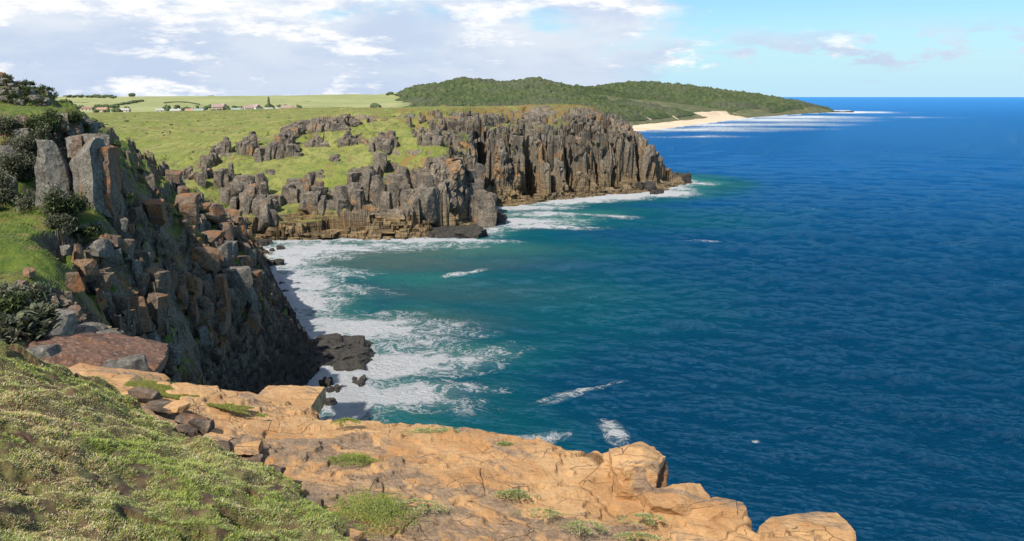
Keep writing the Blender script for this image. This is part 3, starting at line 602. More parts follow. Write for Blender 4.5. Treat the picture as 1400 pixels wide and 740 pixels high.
def crag(name, loc, w, h, nb, mat, label, seed, cat='rock outcrop', group=None, profile=None):
    """a crag of upright joints stepping back into the slope, one mesh"""
    g = np.random.default_rng(seed); parts = []
    for row in range(3):
        for i in range(max(2, nb-row)):
            u = (i+.5)/nb*2-1+g.uniform(-.6, .6)/nb; pr = (1-.5*abs(u)**1.7) if profile is None else np.interp(u, [-1, -.5, 0, .5, 1], profile)
            cw = w/nb*g.uniform(1.2, 2.1); back = row*h*.55+g.uniform(0, .3)*h; top = h*pr*g.uniform(.74, .92)*(.66+.15*row); bot = -h*.25; hh = top-bot
            V, f = block((cw, cw*g.uniform(1, 1.6), hh*1.15), seed*7+i+row*31, n=8, cuts=7, rough=.07, rnd=.14, taper=g.uniform(0, .2), cut=.8)
            V = rotz(V, g.uniform(-.6, .6), g.uniform(-.10, .10), g.uniform(-.04, .16)); V += np.array([u*w/2*(1-.12*row), back, (top+bot)/2]); parts.append((V, f))
    V, f = join(parts); o = mesh(name, V, f, M[mat]); o.location = loc; tag(o, label, cat, group); return o
def put(px, py, zf, t0, t1): return hit(px, py, zf, t0, t1)

# the pillars and boulders of the near hill: px centre, base py, width px, height px, depth bias, kind, label
def near_rock(name, px, pybase, wpx, hpx, mat, label, seed, t=None, cat='rock', group=None, rel=1.0, **kw):
    x, y, z, tt = hit(px, pybase, nearR, 45, 240) if t is None else (*W(px, pybase, t), t)
    k = tt/F; w_, h_ = wpx*k, hpx*k
    return rock(name, (x, y+w_*.35*rel, z+h_*.5-h_*.12), (w_*1.08, w_*rel, h_*1.22), mat, label, seed, cat=cat, group=group, **kw)
# split tower
x, y, z = W(95, 296, 86); tw = empty('rock_tower', (x, y, z))
tag(tw, 'tall grey split rock tower standing on the steep grass slope', 'rock tower')
kk = 86/F
for i, (px, pt, pb, wpx, dy, mt, lb) in enumerate(((66, 196, 298, 36, 0, 'grey', None), (88, 192, 290, 26, 3.2, 'brown', None), (114, 192, 300, 42, .6, 'grey', None), (133, 205, 296, 20, 1.8, 'brown', None), (92, 186, 215, 60, 4.5, 'grey', None))):
    h_ = (pb-pt)*kk; V, f = block((wpx*kk*1.22, 4.4, h_*1.12), 300+i, n=30, cuts=11, rough=.055, rnd=.10, taper=.12, cut=.80)
    V = rotz(V, (.35, .0, -.22, .3, .1)[i], 0, (.02, 0, -.03, .04, 0)[i]); V += np.array([(px-95)*kk, dy+1.6, h_*.5-.4+(296-pb)*kk])
    mesh('rock_column', V, f, M[mt], tw)
NR = [
 ('boulder', 209, 306, 27, 32, 'brown', 'squat brown block in the shadow right of the split grey tower', 1),
 ('boulder', 255, 300, 30, 34, 'brown', 'brown faced square block high on the shaded ridge', 2),
 ('boulder', 276, 368, 34, 30, 'orange', 'rounded orange boulder beside the grey stacked pillar', 3),
 ('rock_pillar', 303, 366, 19, 36, 'grey', 'pale grey upright pillar beside the rounded orange boulder', 4),
 ('boulder', 323, 412, 33, 44, 'grey', 'large grey block with rusty side near the sea end of the hill', 5),
 ('boulder', 300, 418, 18, 40, 'orange', 'rust orange upright slab leaning against the large grey block', 6),
 ('boulder', 207, 404, 31, 32, 'brown', 'five sided brown grey block on the middle of the hill', 7),
 ('rock_pillar', 198, 374, 13, 28, 'grey', 'thin grey pillar standing on the five sided block', 8),
 ('boulder', 128, 352, 30, 22, 'grey', 'rounded grey boulder at the left of the boulder pile', 9),
 ('boulder', 150, 362, 24, 18, 'grey', 'low grey boulder in the front of the boulder pile', 10),
 ('boulder', 168, 352, 22, 22, 'grey', 'upright grey boulder at the right of the boulder pile', 12),
 ('boulder', 145, 338, 26, 16, 'brown', 'flat brown boulder on top of the boulder pile', 13),
 ('stone', 90, 348, 11, 12, 'grey', 'small pale stone alone on the green slope below the shrubs', 14),
 ('boulder', 183, 378, 15, 22, 'grey', 'narrow grey stone left of the thin pillar', 15),
 ('boulder', 112, 378, 24, 22, 'orange', 'rusty red boulder on the edge of the grass slope', 16),
 ('boulder', 100, 400, 22, 26, 'brown', 'red brown boulder below the rusty red one', 17),
 ('stone', 38, 382, 14, 14, 'orange', 'small red brown stone half buried in the bare patch', 18),
 ('stone', 27, 398, 14, 12, 'brown', 'small brown stone left of the bare patch on the slope', 19),
 ('boulder', 135, 402, 28, 26, 'brown', 'dark brown boulder with grassy top mid slope', 20),
 ('rock_pillar', 211, 452, 24, 48, 'brown', 'tall brown column under the five sided block', 21),
 ('rock_pillar', 188, 448, 22, 40, 'orange', 'rust streaked column left of the tall brown column', 22),
 ('boulder', 165, 440, 24, 30, 'brown', 'brown block left of the rust streaked column', 23),
 ('rock_pillar', 248, 418, 14, 26, 'brown', 'slim brown column in the centre of the shaded crags', 24),
 ('rock_pillar', 266, 410, 16, 28, 'orange', 'rusty column under the rounded orange boulder', 25),
 ('boulder', 230, 352, 20, 16, 'brown', 'flat brown block above the green hollow', 26),
 ('rock_pillar', 262, 440, 16, 26, 'brown', 'short brown column above the black bedded cliff', 27),
 ('rock_pillar', 303, 445, 18, 28, 'orange', 'rusty wedge of rock above the black bedded cliff', 28),
 ('boulder', 232, 496, 22, 26, 'grey', 'dark grey leaning block in the gully', 29),
 ('boulder', 208, 478, 16, 22, 'grey', 'small upright block in the gully behind the flat slab', 30),
 ('rock_pillar', 340, 420, 14, 34, 'grey', 'grey column at the seaward edge of the hill', 31),
 ('boulder', 286, 330, 26, 12, 'brown', 'low brown ledge block above the grey stacked pillar', 33),
 ('boulder', 235, 250, 20, 16, 'brown', 'small brown crag on the skyline of the shaded ridge', 34),
 ('boulder', 180, 300, 18, 14, 'brown', 'brown rock on the shaded green bank', 35),
 ('boulder', 290, 300, 22, 20, 'brown', 'rounded brown rock at the head of the shaded gully', 36)]
for (nm, px, pb, w_, h_, mt, lb, sd) in NR:
    near_rock(nm, px, pb, w_, h_, mt, lb, sd, rough=.035 if nm != 'rock_pillar' else .03, rnd=.1 if 'rounded' not in lb else .45, n=16, cuts=7, rz=(sd*.7) % 1.2-.6, ty=((sd*.37) % .3)-.15)
# many small loose blocks over the rocky ground
g = np.random.default_rng(5); base = [block((1, 1, 1.1), 900+i, n=7, cuts=7, rough=.04, rnd=.12) for i in range(8)]
protos = {}
cnt = 0
while cnt < 115:
    px = g.uniform(95, 350); py = g.uniform(270, 500)
    x, y, z, t = hit(px, py, nearR, 60, 220, 300)
    if idw(nr, np.array(x), np.array(y)) < .5 or (z < 14 and g.random() < .8): continue
    w_ = g.uniform(.7, 2.2)*t/120; i = int(g.integers(8)); mt = ('brown', 'grey', 'orange')[int(g.choice(3, p=(.5, .25, .25)))]
    if (i, mt) not in protos:
        V, f = base[i]; me = mesh('boulder', V, f, M[mt]); protos[(i, mt)] = me.data; o = me
    else:
        o = bpy.data.objects.new('boulder', protos[(i, mt)]); C.objects.link(o)
    o.location = (x, y, z+w_*.2); o.scale = (w_, w_*g.uniform(.7, 1.2), w_*g.uniform(.7, 1.9)); o.rotation_euler = (g.uniform(-.2, .2), g.uniform(-.2, .2), g.uniform(0, 6))
    tag(o, {'brown': 'small brown angular block among the crags of the near hill', 'grey': 'small grey angular block among the crags of the near hill', 'orange': 'small rust coloured block among the crags of the near hill'}[mt], 'rock', {'brown': 'brown blocks on the near hill', 'grey': 'grey blocks on the near hill', 'orange': 'rusty blocks on the near hill'}[mt]); cnt += 1
# pale stones on the knoll at the top left
for i in range(26):
    px = g.uniform(-10, 68); py = g.uniform(112+px*.15, 138+px*.12)
    x, y, z, t = hit(px, py, nearR, 100, 200, 500); w_ = g.uniform(.8, 2.3)
    rock('stone', (x, y, z+.2), (w_, w_*.8, w_*.6), 'grey', 'pale grey stone scattered on the hilltop knoll', 1200+i, group='stones on the hilltop knoll', n=8, rz=g.uniform(0, 3))
for i in range(14):
    px = 78+i*3.8; py = 164+(i % 4)*5-(i > 9)*4+i*.8
    x, y, z, t = hit(px, py, nearR, 85, 180, 500); w_ = g.uniform(1.0, 2.1)
    rock('stone', (x, y, z+.3), (w_*1.2, w_, w_*.8), 'grey', 'grey lichened rock heaped on the ridge above the split tower', 1300+i, group='rocks heaped above the tower', n=10, rz=g.uniform(0, 3))
for i, (px, pb, w_, h_, lb) in enumerate(((12, 232, 30, 32, 'grey boulder at the left frame edge among aloes'), (45, 205, 24, 18, 'pale grey boulder above and left of the split tower'), (6, 268, 20, 30, 'dark upright rock at the left edge below the aloes'), (30, 190, 22, 14, 'low pale rock beneath the grassy terrace'))):
    near_rock('boulder', px, pb, w_, h_, 'grey', lb, 1400+i, n=14)

# ------------------------------------------------------------------ crags of the headland
HC = [ # px, base py, width, height px, joints, label
 (430, 180, 90, 20, 14, 'long row of dark crags along the upper slope of the headland'), (470, 170, 40, 14, 7, 'right end of the crag row where it meets the grass top'),
 (402, 186, 16, 22, 3, 'dark shadowed crag standing proud of the crag row'),
 (380, 218, 52, 36, 8, 'widest brown crag face in the middle of the green slope'), (334, 212, 26, 36, 5, 'tall dark double crag left of the widest crag'),
 (300, 214, 24, 28, 5, 'leaning crag on the left shoulder of the headland'), (280, 228, 12, 24, 3, 'thin fin of rock left of the leaning crag'), (304, 252, 26, 30, 5, 'rust stained crag low on the left slope'),
 (270, 252, 11, 30, 3, 'dark upright fin at the lip of the ravine'), (252, 244, 24, 18, 5, 'red brown outcrop above the ravine'), (432, 200, 26, 16, 5, 'small crag right of the widest crag'), (473, 200, 24, 22, 5, 'stepped crag of leaning joints mid slope'),
 (525, 206, 38, 30, 7, 'rounded grey brown crag on the right of the green slope'), (340, 292, 42, 46, 6, 'big dark bluff rising from the beach at the bay head'), (362, 305, 16, 36, 3, 'grey pointed buttress beside the dark bluff'), (455, 222, 10, 12, 2, 'small dark crag alone on the green slope'),
 (415, 272, 14, 40, 2, 'narrow dark rib running down the green slope'), (435, 245, 10, 14, 2, 'small pale crag right of the narrow rib'), (367, 240, 10, 10, 2, 'little rock knob low on the green slope'), (590, 200, 18, 28, 3, 'dark cleft crag at the left end of the columns'),
 (505, 270, 26, 50, 4, 'first tall dark buttress above the tan ledges'), (478, 280, 24, 44, 4, 'second dark buttress left of the first above the tan ledges'), (460, 286, 16, 30, 3, 'short dark buttress furthest left above the tan ledges'),
 (575, 288, 26, 56, 4, 'tall dark buttress between the centre buttress and the pyramid shaped one'), (428, 284, 26, 32, 4, 'low dark buttress above the left part of the tan ledges'), (395, 276, 20, 30, 3, 'dark rib of rock right of the pointed buttress at the bay head'), (318, 275, 22, 34, 3, 'dark joint cluster at the mouth of the ravine'),
 (545, 285, 34, 52, 5, 'broad dark buttress in the centre of the tan ledges'), (635, 296, 66, 66, 7, 'pyramid shaped dark buttress above the black reef')]
for i, (px, pb, w_, h_, nb, lb) in enumerate(HC):
    x, y, z, t = hit(px, pb, headR, 262, 600, 1500); k = t/F
    crag('rock_outcrop', (x, y+1.0, z), w_*k*(1.2 if pb > 265 else 1.02), h_*k*(1.15 if pb > 265 else 1.0), max(2, int(nb*.95)), 'headrock', lb, 2000+i, profile=(.35, .75, 1.05, .8, .4) if 'pyramid' in lb else None)
# scattered small upright stones on the rim
rim_lab = 'small upright stone block scattered along the headland rim'
for i in range(150):
    px = g.uniform(560, 860); py = g.uniform(158, 186) if i % 3 else g.uniform(186, 200)
    x, y, z, t = hit(px, py, headR, 300, 520, 700); w_ = g.uniform(.9, 2.2)
    i8 = i % 8; key = ('h', i8)
    if key not in protos:
        V, f = block((1, 1, 1.7), 950+i8, n=6, cuts=6, rough=.05, rnd=.08); o = mesh('stone_block', V, f, M['headrock']); protos[key] = o.data
    else: o = bpy.data.objects.new('stone_block', protos[key]); C.objects.link(o)
    o.location = (x, y, z+w_*.5); o.scale = (w_, w_, w_*g.uniform(.7, 1.6)); o.rotation_euler = (0, g.uniform(-.15, .15), g.uniform(0, 3)); tag(o, rim_lab, 'rock', 'stone blocks along the headland rim')

# reefs and rocks standing in the water
def reef(px, py, w_, h_, lab, seed, sq=1.0, nb=9, depth=None):
    x, y, z = Wz(px, py); t = math.hypot(x, y); k = t/F; parts = []; gg = np.random.default_rng(seed); W_ = w_*k; Dp = depth or W_*.6
    for i in range(nb):
        s_ = gg.uniform(.25, .5)*W_ if nb > 3 else W_*.8
        V, f = block((s_*1.3, s_, h_*k*gg.uniform(.7, 1.3)*1.5), seed+i, n=14, cuts=7, rough=.1, rnd=.3); V = rotz(V, gg.uniform(0, 3), gg.uniform(-.15, .15), gg.uniform(-.15, .15))
        V += np.array([gg.uniform(-.5, .5)*W_*.75 if nb > 3 else 0, gg.uniform(-.5, .5)*Dp if nb > 3 else 0, h_*k*.2]); parts.append((V, f))
    V, f = join(parts); o = mesh('sea_rock', V, f, M['seark']); o.location = (x, y, 0); tag(o, lab, 'rock')
for a in ((462, 486, 88, 11, 'long black reef ledge running out into the white surf', 3000, 1, 44, 15), (492, 526, 24, 11, 'black rock washed by foam right of the ledge end', 3050, 1, 5),
          (458, 538, 20, 10, 'black rock close under the ochre ledge end', 3060, 1, 5), (470, 533, 12, 6, 'small black rock between two larger foaming rocks', 3070, 1, 3), (453, 553, 14, 8, 'dark wet rock lowest in the surf by the ledge', 3080, 1, 3), (446, 528, 16, 12, 'dark rock tucked against the cliff foot in the surf', 3090, 1, 5),
          (372, 363, 26, 9, 'dark rock off the shaded cliff foot', 3100, 1, 6), (384, 341, 10, 4, 'small rock in the foam near the bay head', 3110, 1, 3), (363, 347, 10, 4, 'tiny rock close to the bay head shore', 3120, 1, 3), (372, 343, 6, 3, 'tiniest rock in the bay head foam', 3130, 1, 3),
          (372, 395, 12, 4, 'flat rock awash in the shaded foam', 3140, 1, 4), (385, 390, 10, 4, 'low rock awash at the shadow edge', 3150, 1, 4), (390, 400, 8, 3, 'smallest rock awash in the cliff shadow', 3160, 1, 3), (356, 334, 26, 5, 'low dark shelf at the very head of the bay', 3170, 1, 7),
          (655, 303, 66, 11, 'black reef platform jutting from the pyramid buttress', 3200, 1, 26, 12), (620, 322, 74, 9, 'long low dark reef below the tan ledges', 3240, 1, 26, 10), (935, 250, 22, 13, 'isolated sea stack off the headland tip', 3280, 1, 6, 5), (898, 265, 20, 6, 'low rock awash under the headland tip', 3290, 1, 5),
          (880, 262, 26, 12, 'dark rock foot at the base of the headland end', 3300, 1, 7, 8)):
    reef(*a[:2], a[2], a[3], a[4], a[5], 1, a[7], a[8] if len(a) > 8 else None)
# rocks off the far point
for i in range(5):
    x, y, _ = Wz(1128+i*8, 153.6); 
    V, f = block((26, 26, 7), 3400+i, n=8, rough=.1, rnd=.3); o = mesh('sea_rock', V, f, M['seark']); o.location = (x, y, 0); tag(o, 'low dark rock off the far wooded point', 'rock', 'rocks off the far point')

# ------------------------------------------------------------------ foreground: ochre ledge
def L(px, py, z): return Wz(px, py, z)
edge_px = [(160, 512, 44.3), (215, 522, 44.3), (280, 527, 44.2), (345, 530, 44.1), (372, 547, 43.9), (432, 552, 43.8), (438, 566, 43.9), (500, 566, 43.9), (545, 566, 43.95), (594, 573, 43.95), (612, 588, 43.9), (655, 587, 43.95), (680, 600, 43.9), (735, 606, 43.9), (755, 622, 43.85),
           (812, 620, 43.9), (830, 640, 43.8), (905, 668, 43.8), (948, 672, 43.8), (962, 688, 43.8), (1000, 690, 43.75), (1018, 708, 43.75), (1035, 724, 43.7), (1150, 722, 43.6), (1166, 736, 43.6)]
edge = [L(*p)[:2] for p in edge_px]+[(5.4, 9.6), (5.8, 8), (6.2, 5), (7, 0), (7, -6), (-20, -6), (-20, 6), (-9.1, 12.4)]
ledge_top = tps([L(*p) for p in edge_px]+[L(300, 560, 44.15), L(420, 620, 44.0), L(420, 720, 44.1), L(600, 720, 43.95), L(700, 650, 43.85), L(850, 720, 43.75), L(600, 620, 43.9), (-6, 6, 44.4), (0, 4, 44.1), (4, 4, 43.8), (0, 7, 44), (-12, 12, 44.5), (-14, 4, 44.6)], 1)
edR = Raster(-16, 9, 2, 24, .08, lambda x, y: sdist(edge, x, y))
topR = Raster(-16, 9, 2, 24, .1, ledge_top)
def ledgeS(x, y): return topR(x, y)+np.maximum(np.where(edR(x, y) < 0, edR(x, y)*5, 0), -1.2)
X, Y = polar(-40, 34, 1500, 5.0, 23.5, 1000, ledgeS, back=.25)
e0 = edR(X, Y)
wx = X+.12*fbm(X*1.2, Y*1.2, 5, 3); wy = Y+.12*fbm(X*1.2+7, Y*1.2, 6, 3)
ca, sa = math.cos(.35), math.sin(.35); rx = wx*ca+wy*sa; ry = -wx*sa+wy*ca
c1x, c1y, q1, k1 = vor2(rx/1.9, ry/1.05, 1); c2x, c2y, q2, k2 = vor2(rx/.7, ry/.42, 2)
e = e0+(q1-.5)*.28*sm(np.abs(e0), 1.2, .2)+.06*fbm(X*3, Y*3, 3, 3)
zt = topR(X, Y)
lay = fbm(rx/2.6, ry/1.7, 44, 5, .5)*1.8+.1*fbm(rx*3, ry*3, 47, 3)              # broken bedding steps a few cm high
fr = lay*2.6-np.floor(lay*2.6); stp = .09*(np.floor(lay*2.6)+sm(fr, .90, 1.0))
crack = np.maximum((1-sm(k1, .0, .024))*(q1 > .3)*sm(fbm(X*.9, Y*.9, 88, 3), -.3, 0), (1-sm(k2, .0, .035))*(q2 > .62)*sm(fbm(X*1.1, Y*1.1, 89, 3), -.05, .15)*.8)
crack = np.clip(crack+.0, 0, 1)
zt = zt+stp*.8+.03*(q1-.5)*sm(k1, 0, .06)+.05*fbm(X*.9, Y*.9, 51, 4)+.014*fbm(X*5, Y*5, 52, 4)+.006*fbm(X*18, Y*18, 53, 3)-.05*crack
sd = np.maximum(-e, 0); rounded = .06*sm(e, .16, 0)**2
ss = sd*5.0; ss = np.where(sd > 0, ss*.75+.5*np.clip(.6*(q2-.5)+.5*(q1-.5), 0, 1), 0); ss = np.maximum(ss, 0)
Z = zt-rounded-ss
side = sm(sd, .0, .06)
inner = sm(fbm(X*.35+3, Y*.5, 61, 2)+sm(e0, .6, 2.2)*1.1-.75, -.2, .5)
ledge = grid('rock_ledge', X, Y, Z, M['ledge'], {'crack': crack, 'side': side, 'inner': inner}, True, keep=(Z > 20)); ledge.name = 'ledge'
tag(ledge, 'broad flat ochre rock ledge at the clifftop edge in the foreground', kind='structure')

at_l = {'crack': 0., 'side': 0., 'inner': 0.}
def frock(px, py, z, size, label, seed, name='boulder', mat='ledge', **kw):
    x, y, zz = Wz(px, py, z); return rock(name, (x, y, zz), size, mat, label, seed, attrs=at_l, **kw)
frock(866, 655, 43.80, (.95, .95, .92), 'big rounded ochre boulder with hollows perched on the ledge rim', 41, n=40, cuts=7, rough=.07, rnd=.5, rz=.4)
frock(893, 668, 43.62, (.42, .7, .9), 'dark honeycombed rock face below the big rounded boulder', 42, n=26, rough=.12, rnd=.2, mat='brown')
frock(838, 640, 43.75, (.5, .6, .5), 'smaller ochre boulder left of the big rounded boulder', 143, n=24, rough=.05, rnd=.3)
frock(925, 688, 43.72, (1.0, .8, .42), 'long sloping ochre slab right of the big boulder', 144, name='rock_slab', n=30, rough=.035, rnd=.15, rz=.25, ty=-.12)
frock(978, 704, 43.62, (.62, .6, .5), 'square ochre block near the right end of the ledge', 145, n=24, rough=.03, rnd=.1, rz=-.2)
frock(1008, 716, 43.55, (.28, .5, .5), 'narrow upright block at the ledge corner', 146, n=18, rough=.04, rnd=.12)
frock(1095, 732, 43.42, (1.45, .75, .38), 'separate flat ochre slab furthest right above the water', 147, name='rock_slab', n=34, rough=.03, rnd=.12, rz=.04)
frock(395, 552, 43.55, (1.3, 1.15, .40), 'thick overhanging ochre block with shadowed underside at the ledge corner', 148, name='rock_slab', n=36, rough=.03, rnd=.06, rz=-.05, cuts=3, cut=.9)
frock(603, 590, 43.8, (.45, .3, .16), 'thin dark edged flake where the ledge rim steps down', 149, name='rock_slab', n=18, rough=.04, rz=.3)
frock(960, 700, 43.72, (.5, .45, .3), 'low ochre block between sloping slab and square block', 150, n=18, rough=.03, rnd=.12)
# slabs beyond the bank
sx_, sy_, sz_ = W(118, 478, 24)
rock('rock_slab', (sx_, sy_, sz_-.35), (3.9, 3.6, 1.15), 'redtop', 'broad brown topped slab with pale grey flank beyond the grass bank', 501, n=44, rough=.04, rnd=.35, rz=.2, tx=-.05, ty=.10, cuts=8)
for i, a in enumerate(((186, 508, 22, (.75, .8, .95), 'grey', 'pale grey block at the right end of the brown slab'), (160, 500, 23, (1.1, .9, .5), 'grey', 'grey flank stone under the brown slab'), (33, 447, 27, (.95, .8, .55), 'grey', 'pale grey block behind the bank by the frame edge'), (78, 440, 29, (1.35, 1.2, 1.0), 'grey', 'large grey brown block above the broad brown slab'),
    (125, 446, 30, (1.0, .9, .5), 'grey', 'pale flat block right of the large grey brown block'), (55, 475, 21, (.9, .5, .22), 'grey', 'flat grey flake left of the broad brown slab'), (28, 486, 18, (.5, .4, .2), 'grey', 'small white grey stone at the top of the grass bank'), (98, 425, 31, (.8, .7, .5), 'brown', 'brown block behind the large grey brown block'), (145, 462, 27, (.9, .8, .5), 'grey', 'grey stone between brown slab and pale flat block'), (205, 520, 21.5, (.5, .5, .5), 'grey', 'small grey stone at the gully lip'))):
    x, y, z = W(a[0], a[1], a[2]); rock('boulder', (x, y, z-.1), a[3], a[4], a[5], 520+i, n=20, rough=.035, rnd=.15, cuts=8, rz=i*.7)
x, y, z = W(150, 512, 18.5); rock('rock_slab', (x, y, z-.22), (2.6, 1.2, .5), 'ledge', 'orange slab along the back of the grass bank', 540, attrs=at_l, n=28, rough=.04, rnd=.3, rz=-.2)

# ------------------------------------------------------------------ grass bank
bank_px = [(-120, 460, 46.6), (0, 467, 46.1), (60, 490, 45.7), (130, 515, 45.1), (160, 540, 44.9), (230, 575, 44.75), (262, 600, 44.7), (330, 625, 44.65), (385, 655, 44.6), (430, 690, 44.6), (462, 718, 44.6), (500, 760, 44.6)]
bank_poly = [L(*p)[:2] for p in bank_px]+[(-1.2, 6.5), (-.6, 3), (0, -4), (-18, -4), (-18, 10)]
bankT = tps([L(*p) for p in bank_px]+[L(0, 740, 46.0), L(200, 740, 45.5), L(350, 740, 45.05), L(0, 600, 46.15), L(100, 600, 45.7), L(200, 640, 45.3), L(100, 540, 45.6), L(-200, 600, 46.8), L(-200, 760, 46.8), (-1.5, 4.5, 45.2), (-4, 4, 46.2), (-1, 2, 46.5), (-6, 2, 47.2)], 1)
bkR = Raster(-17, 2, 0, 20, .05, lambda x, y: sdist(bank_poly, x, y)); btR = Raster(-17, 2, 0, 20, .1, bankT)
def bankS(x, y):
    e = bkR(x, y); return btR(x, y)-np.minimum(np.where(e < 0, -e*4, 0), .8)-.12*sm(e, .3, 0)
X, Y = polar(-43, -3, 760, 4.2, 18, 760, bankS, back=.3)
def bankZ(x, y, det=True):
    e = bkR(x, y)+.50*fbm(x*1.1, y*1.1, 9, 4)+.12+.04*fbm(x*7, y*7, 19, 2)
    z = btR(x, y)+.17*fbm(x*1.1, y*1.1, 12, 4)+.10*fbm(x*2.6, y*2.6, 15, 3)+.03*fbm(x*6, y*6, 13, 3)
    holes = sm(fbm(x*1.5+4, y*2.2+2, 14, 4), .36, .52); z = z-.13*holes
    return z-np.where(e < 0, -e*5, 0)-.10*sm(e, .25, 0), e, holes
Zb, eb, hb_ = bankZ(X, Y)
md, N, b = new_mat('bank_soil'); pos = N('ShaderNodeNewGeometry').outputs['Position']
c = N.mix(N.step(N.noise(pos, 5, 6, .65), .4, .62), (.10, .055, .03), (.14, .13, .045)); c = N.mix(N.step(N.attr('side'), .3, .7), c, N.mix(N.step(N.noise(N.scale(pos, 1, 1, 4), 4, 6, .65), .4, .6), (.05, .032, .02), (.17, .10, .055)))
N.set(b.inputs['Base Color'], c); b.inputs['Roughness'].default_value = .95
bp = N('ShaderNodeBump', {'Height': N.noise(pos, 22, 6, .7), 'Strength': .9, 'Distance': .03}); N.l.new(bp.outputs[0], b.inputs['Normal'])
bank = grid('bank', X, Y, Zb, md, {'side': sm(-eb, -.02, .06)}, keep=Zb > 43.2)
tag(bank, 'rounded grassy bank with crumbling earth edge in the left foreground', kind='structure')

def blades(name, x, y, z, ln, wd, cols, lean=.8, seed=0, parent=None):
    g = np.random.default_rng(seed); n = len(x); a = g.uniform(0, 2*np.pi, n); up = g.uniform(.25, 1, n); b_ = a+np.pi/2+g.normal(0, .4, n)
    P0 = np.stack([x, y, z], 1); d = np.stack([np.cos(a)*lean*np.sqrt(1-up*up*.7), np.sin(a)*lean*np.sqrt(1-up*up*.7), up], 1); d /= np.linalg.norm(d, axis=1, keepdims=True)
    s = np.stack([np.cos(b_), np.sin(b_), g.normal(0, .25, n)], 1)*wd[:, None]*.5
    mid = P0+d*ln[:, None]*.55; tip = P0+d*ln[:, None]; tip[:, 2] -= ln*.22
    V = np.stack([P0-s*.6, P0+s*.6, mid+s, mid-s, tip], 1).reshape(-1, 3)
    i = np.arange(n)[:, None]*5; Fq = np.vstack([i+np.array([0, 1, 2, 3]), i+np.array([3, 2, 4, 4])])
    # tips as triangles: split into two face sets
    q4 = (i+np.array([0, 1, 2, 3])); t3 = (i+np.array([3, 2, 4]))
    me = bpy.data.meshes.new(name); me.vertices.add(len(V)); me.vertices.foreach_set('co', V.astype(np.float32).ravel())
    lo = np.concatenate([q4.ravel(), t3.ravel()]).astype(np.int32); me.loops.add(len(lo)); me.loops.foreach_set('vertex_index', lo)
    st = np.concatenate([np.arange(n)*4, n*4+np.arange(n)*3]).astype(np.int32); me.polygons.add(2*n); me.polygons.foreach_set('loop_start', st)
    at = me.attributes.new('col', 'FLOAT_COLOR', 'POINT'); cc = np.repeat(cols, 5, 0); at.data.foreach_set('color', np.c_[cc, np.ones(len(cc))].astype(np.float32).ravel())
    me.update(); me.validate(); me.materials.append(M['leaf']); o = bpy.data.objects.new(name, me); C.objects.link(o); return o
def grasscol(x, y, n, g, dryb=0.0):
    pal = np.array([(.29, .34, .06), (.38, .42, .09), (.20, .26, .05), (.50, .38, .20), (.55, .34, .21), (.62, .58, .38), (.27, .34, .12)])
    p = fbm(x*.8, y*.8, 23, 4)*1.3+.06+dryb+g.normal(0, .22, n)
    k = np.where(p < -.15, g.choice([0, 1, 2, 6], n), np.where(p < .22, g.choice([0, 1, 6, 3, 5], n), g.choice([3, 4, 5, 1, 0], n)))
    return pal[k]*g.uniform(.75, 1.25, (n, 1))
g = np.random.default_rng(77); n = 740000
# scatter evenly in view angle and range
azs = np.radians(g.uniform(-37, -4, n)); rs = 4.6*(17/4.6)**g.uniform(0, 1, n)**.85; x = rs*np.sin(azs); y = rs*np.cos(azs)
z, e, hl = bankZ(x, y); ok = (e > -.03) & (g.uniform(0, 1, n) > hl*.4) & (fbm(x*3.3, y*3.3, 321, 4) > -.38); x, y, z, rs, hl = x[ok], y[ok], z[ok], rs[ok], hl[ok]; n = len(x)
ln = g.uniform(.018, .06, n)*(.45+1.0*sm(fbm(x*4, y*4, 99, 3), -.25, .3)); wd = g.uniform(.0035, .007, n)*np.clip(rs/8, .8, 1.6)
gr_ = blades('grass', x, y, z-.004, ln, wd, grasscol(x, y, n, g), 1.0, 3); tag(gr_, 'short matted green and straw coloured grass covering the foreground bank', 'grass', kind='stuff')
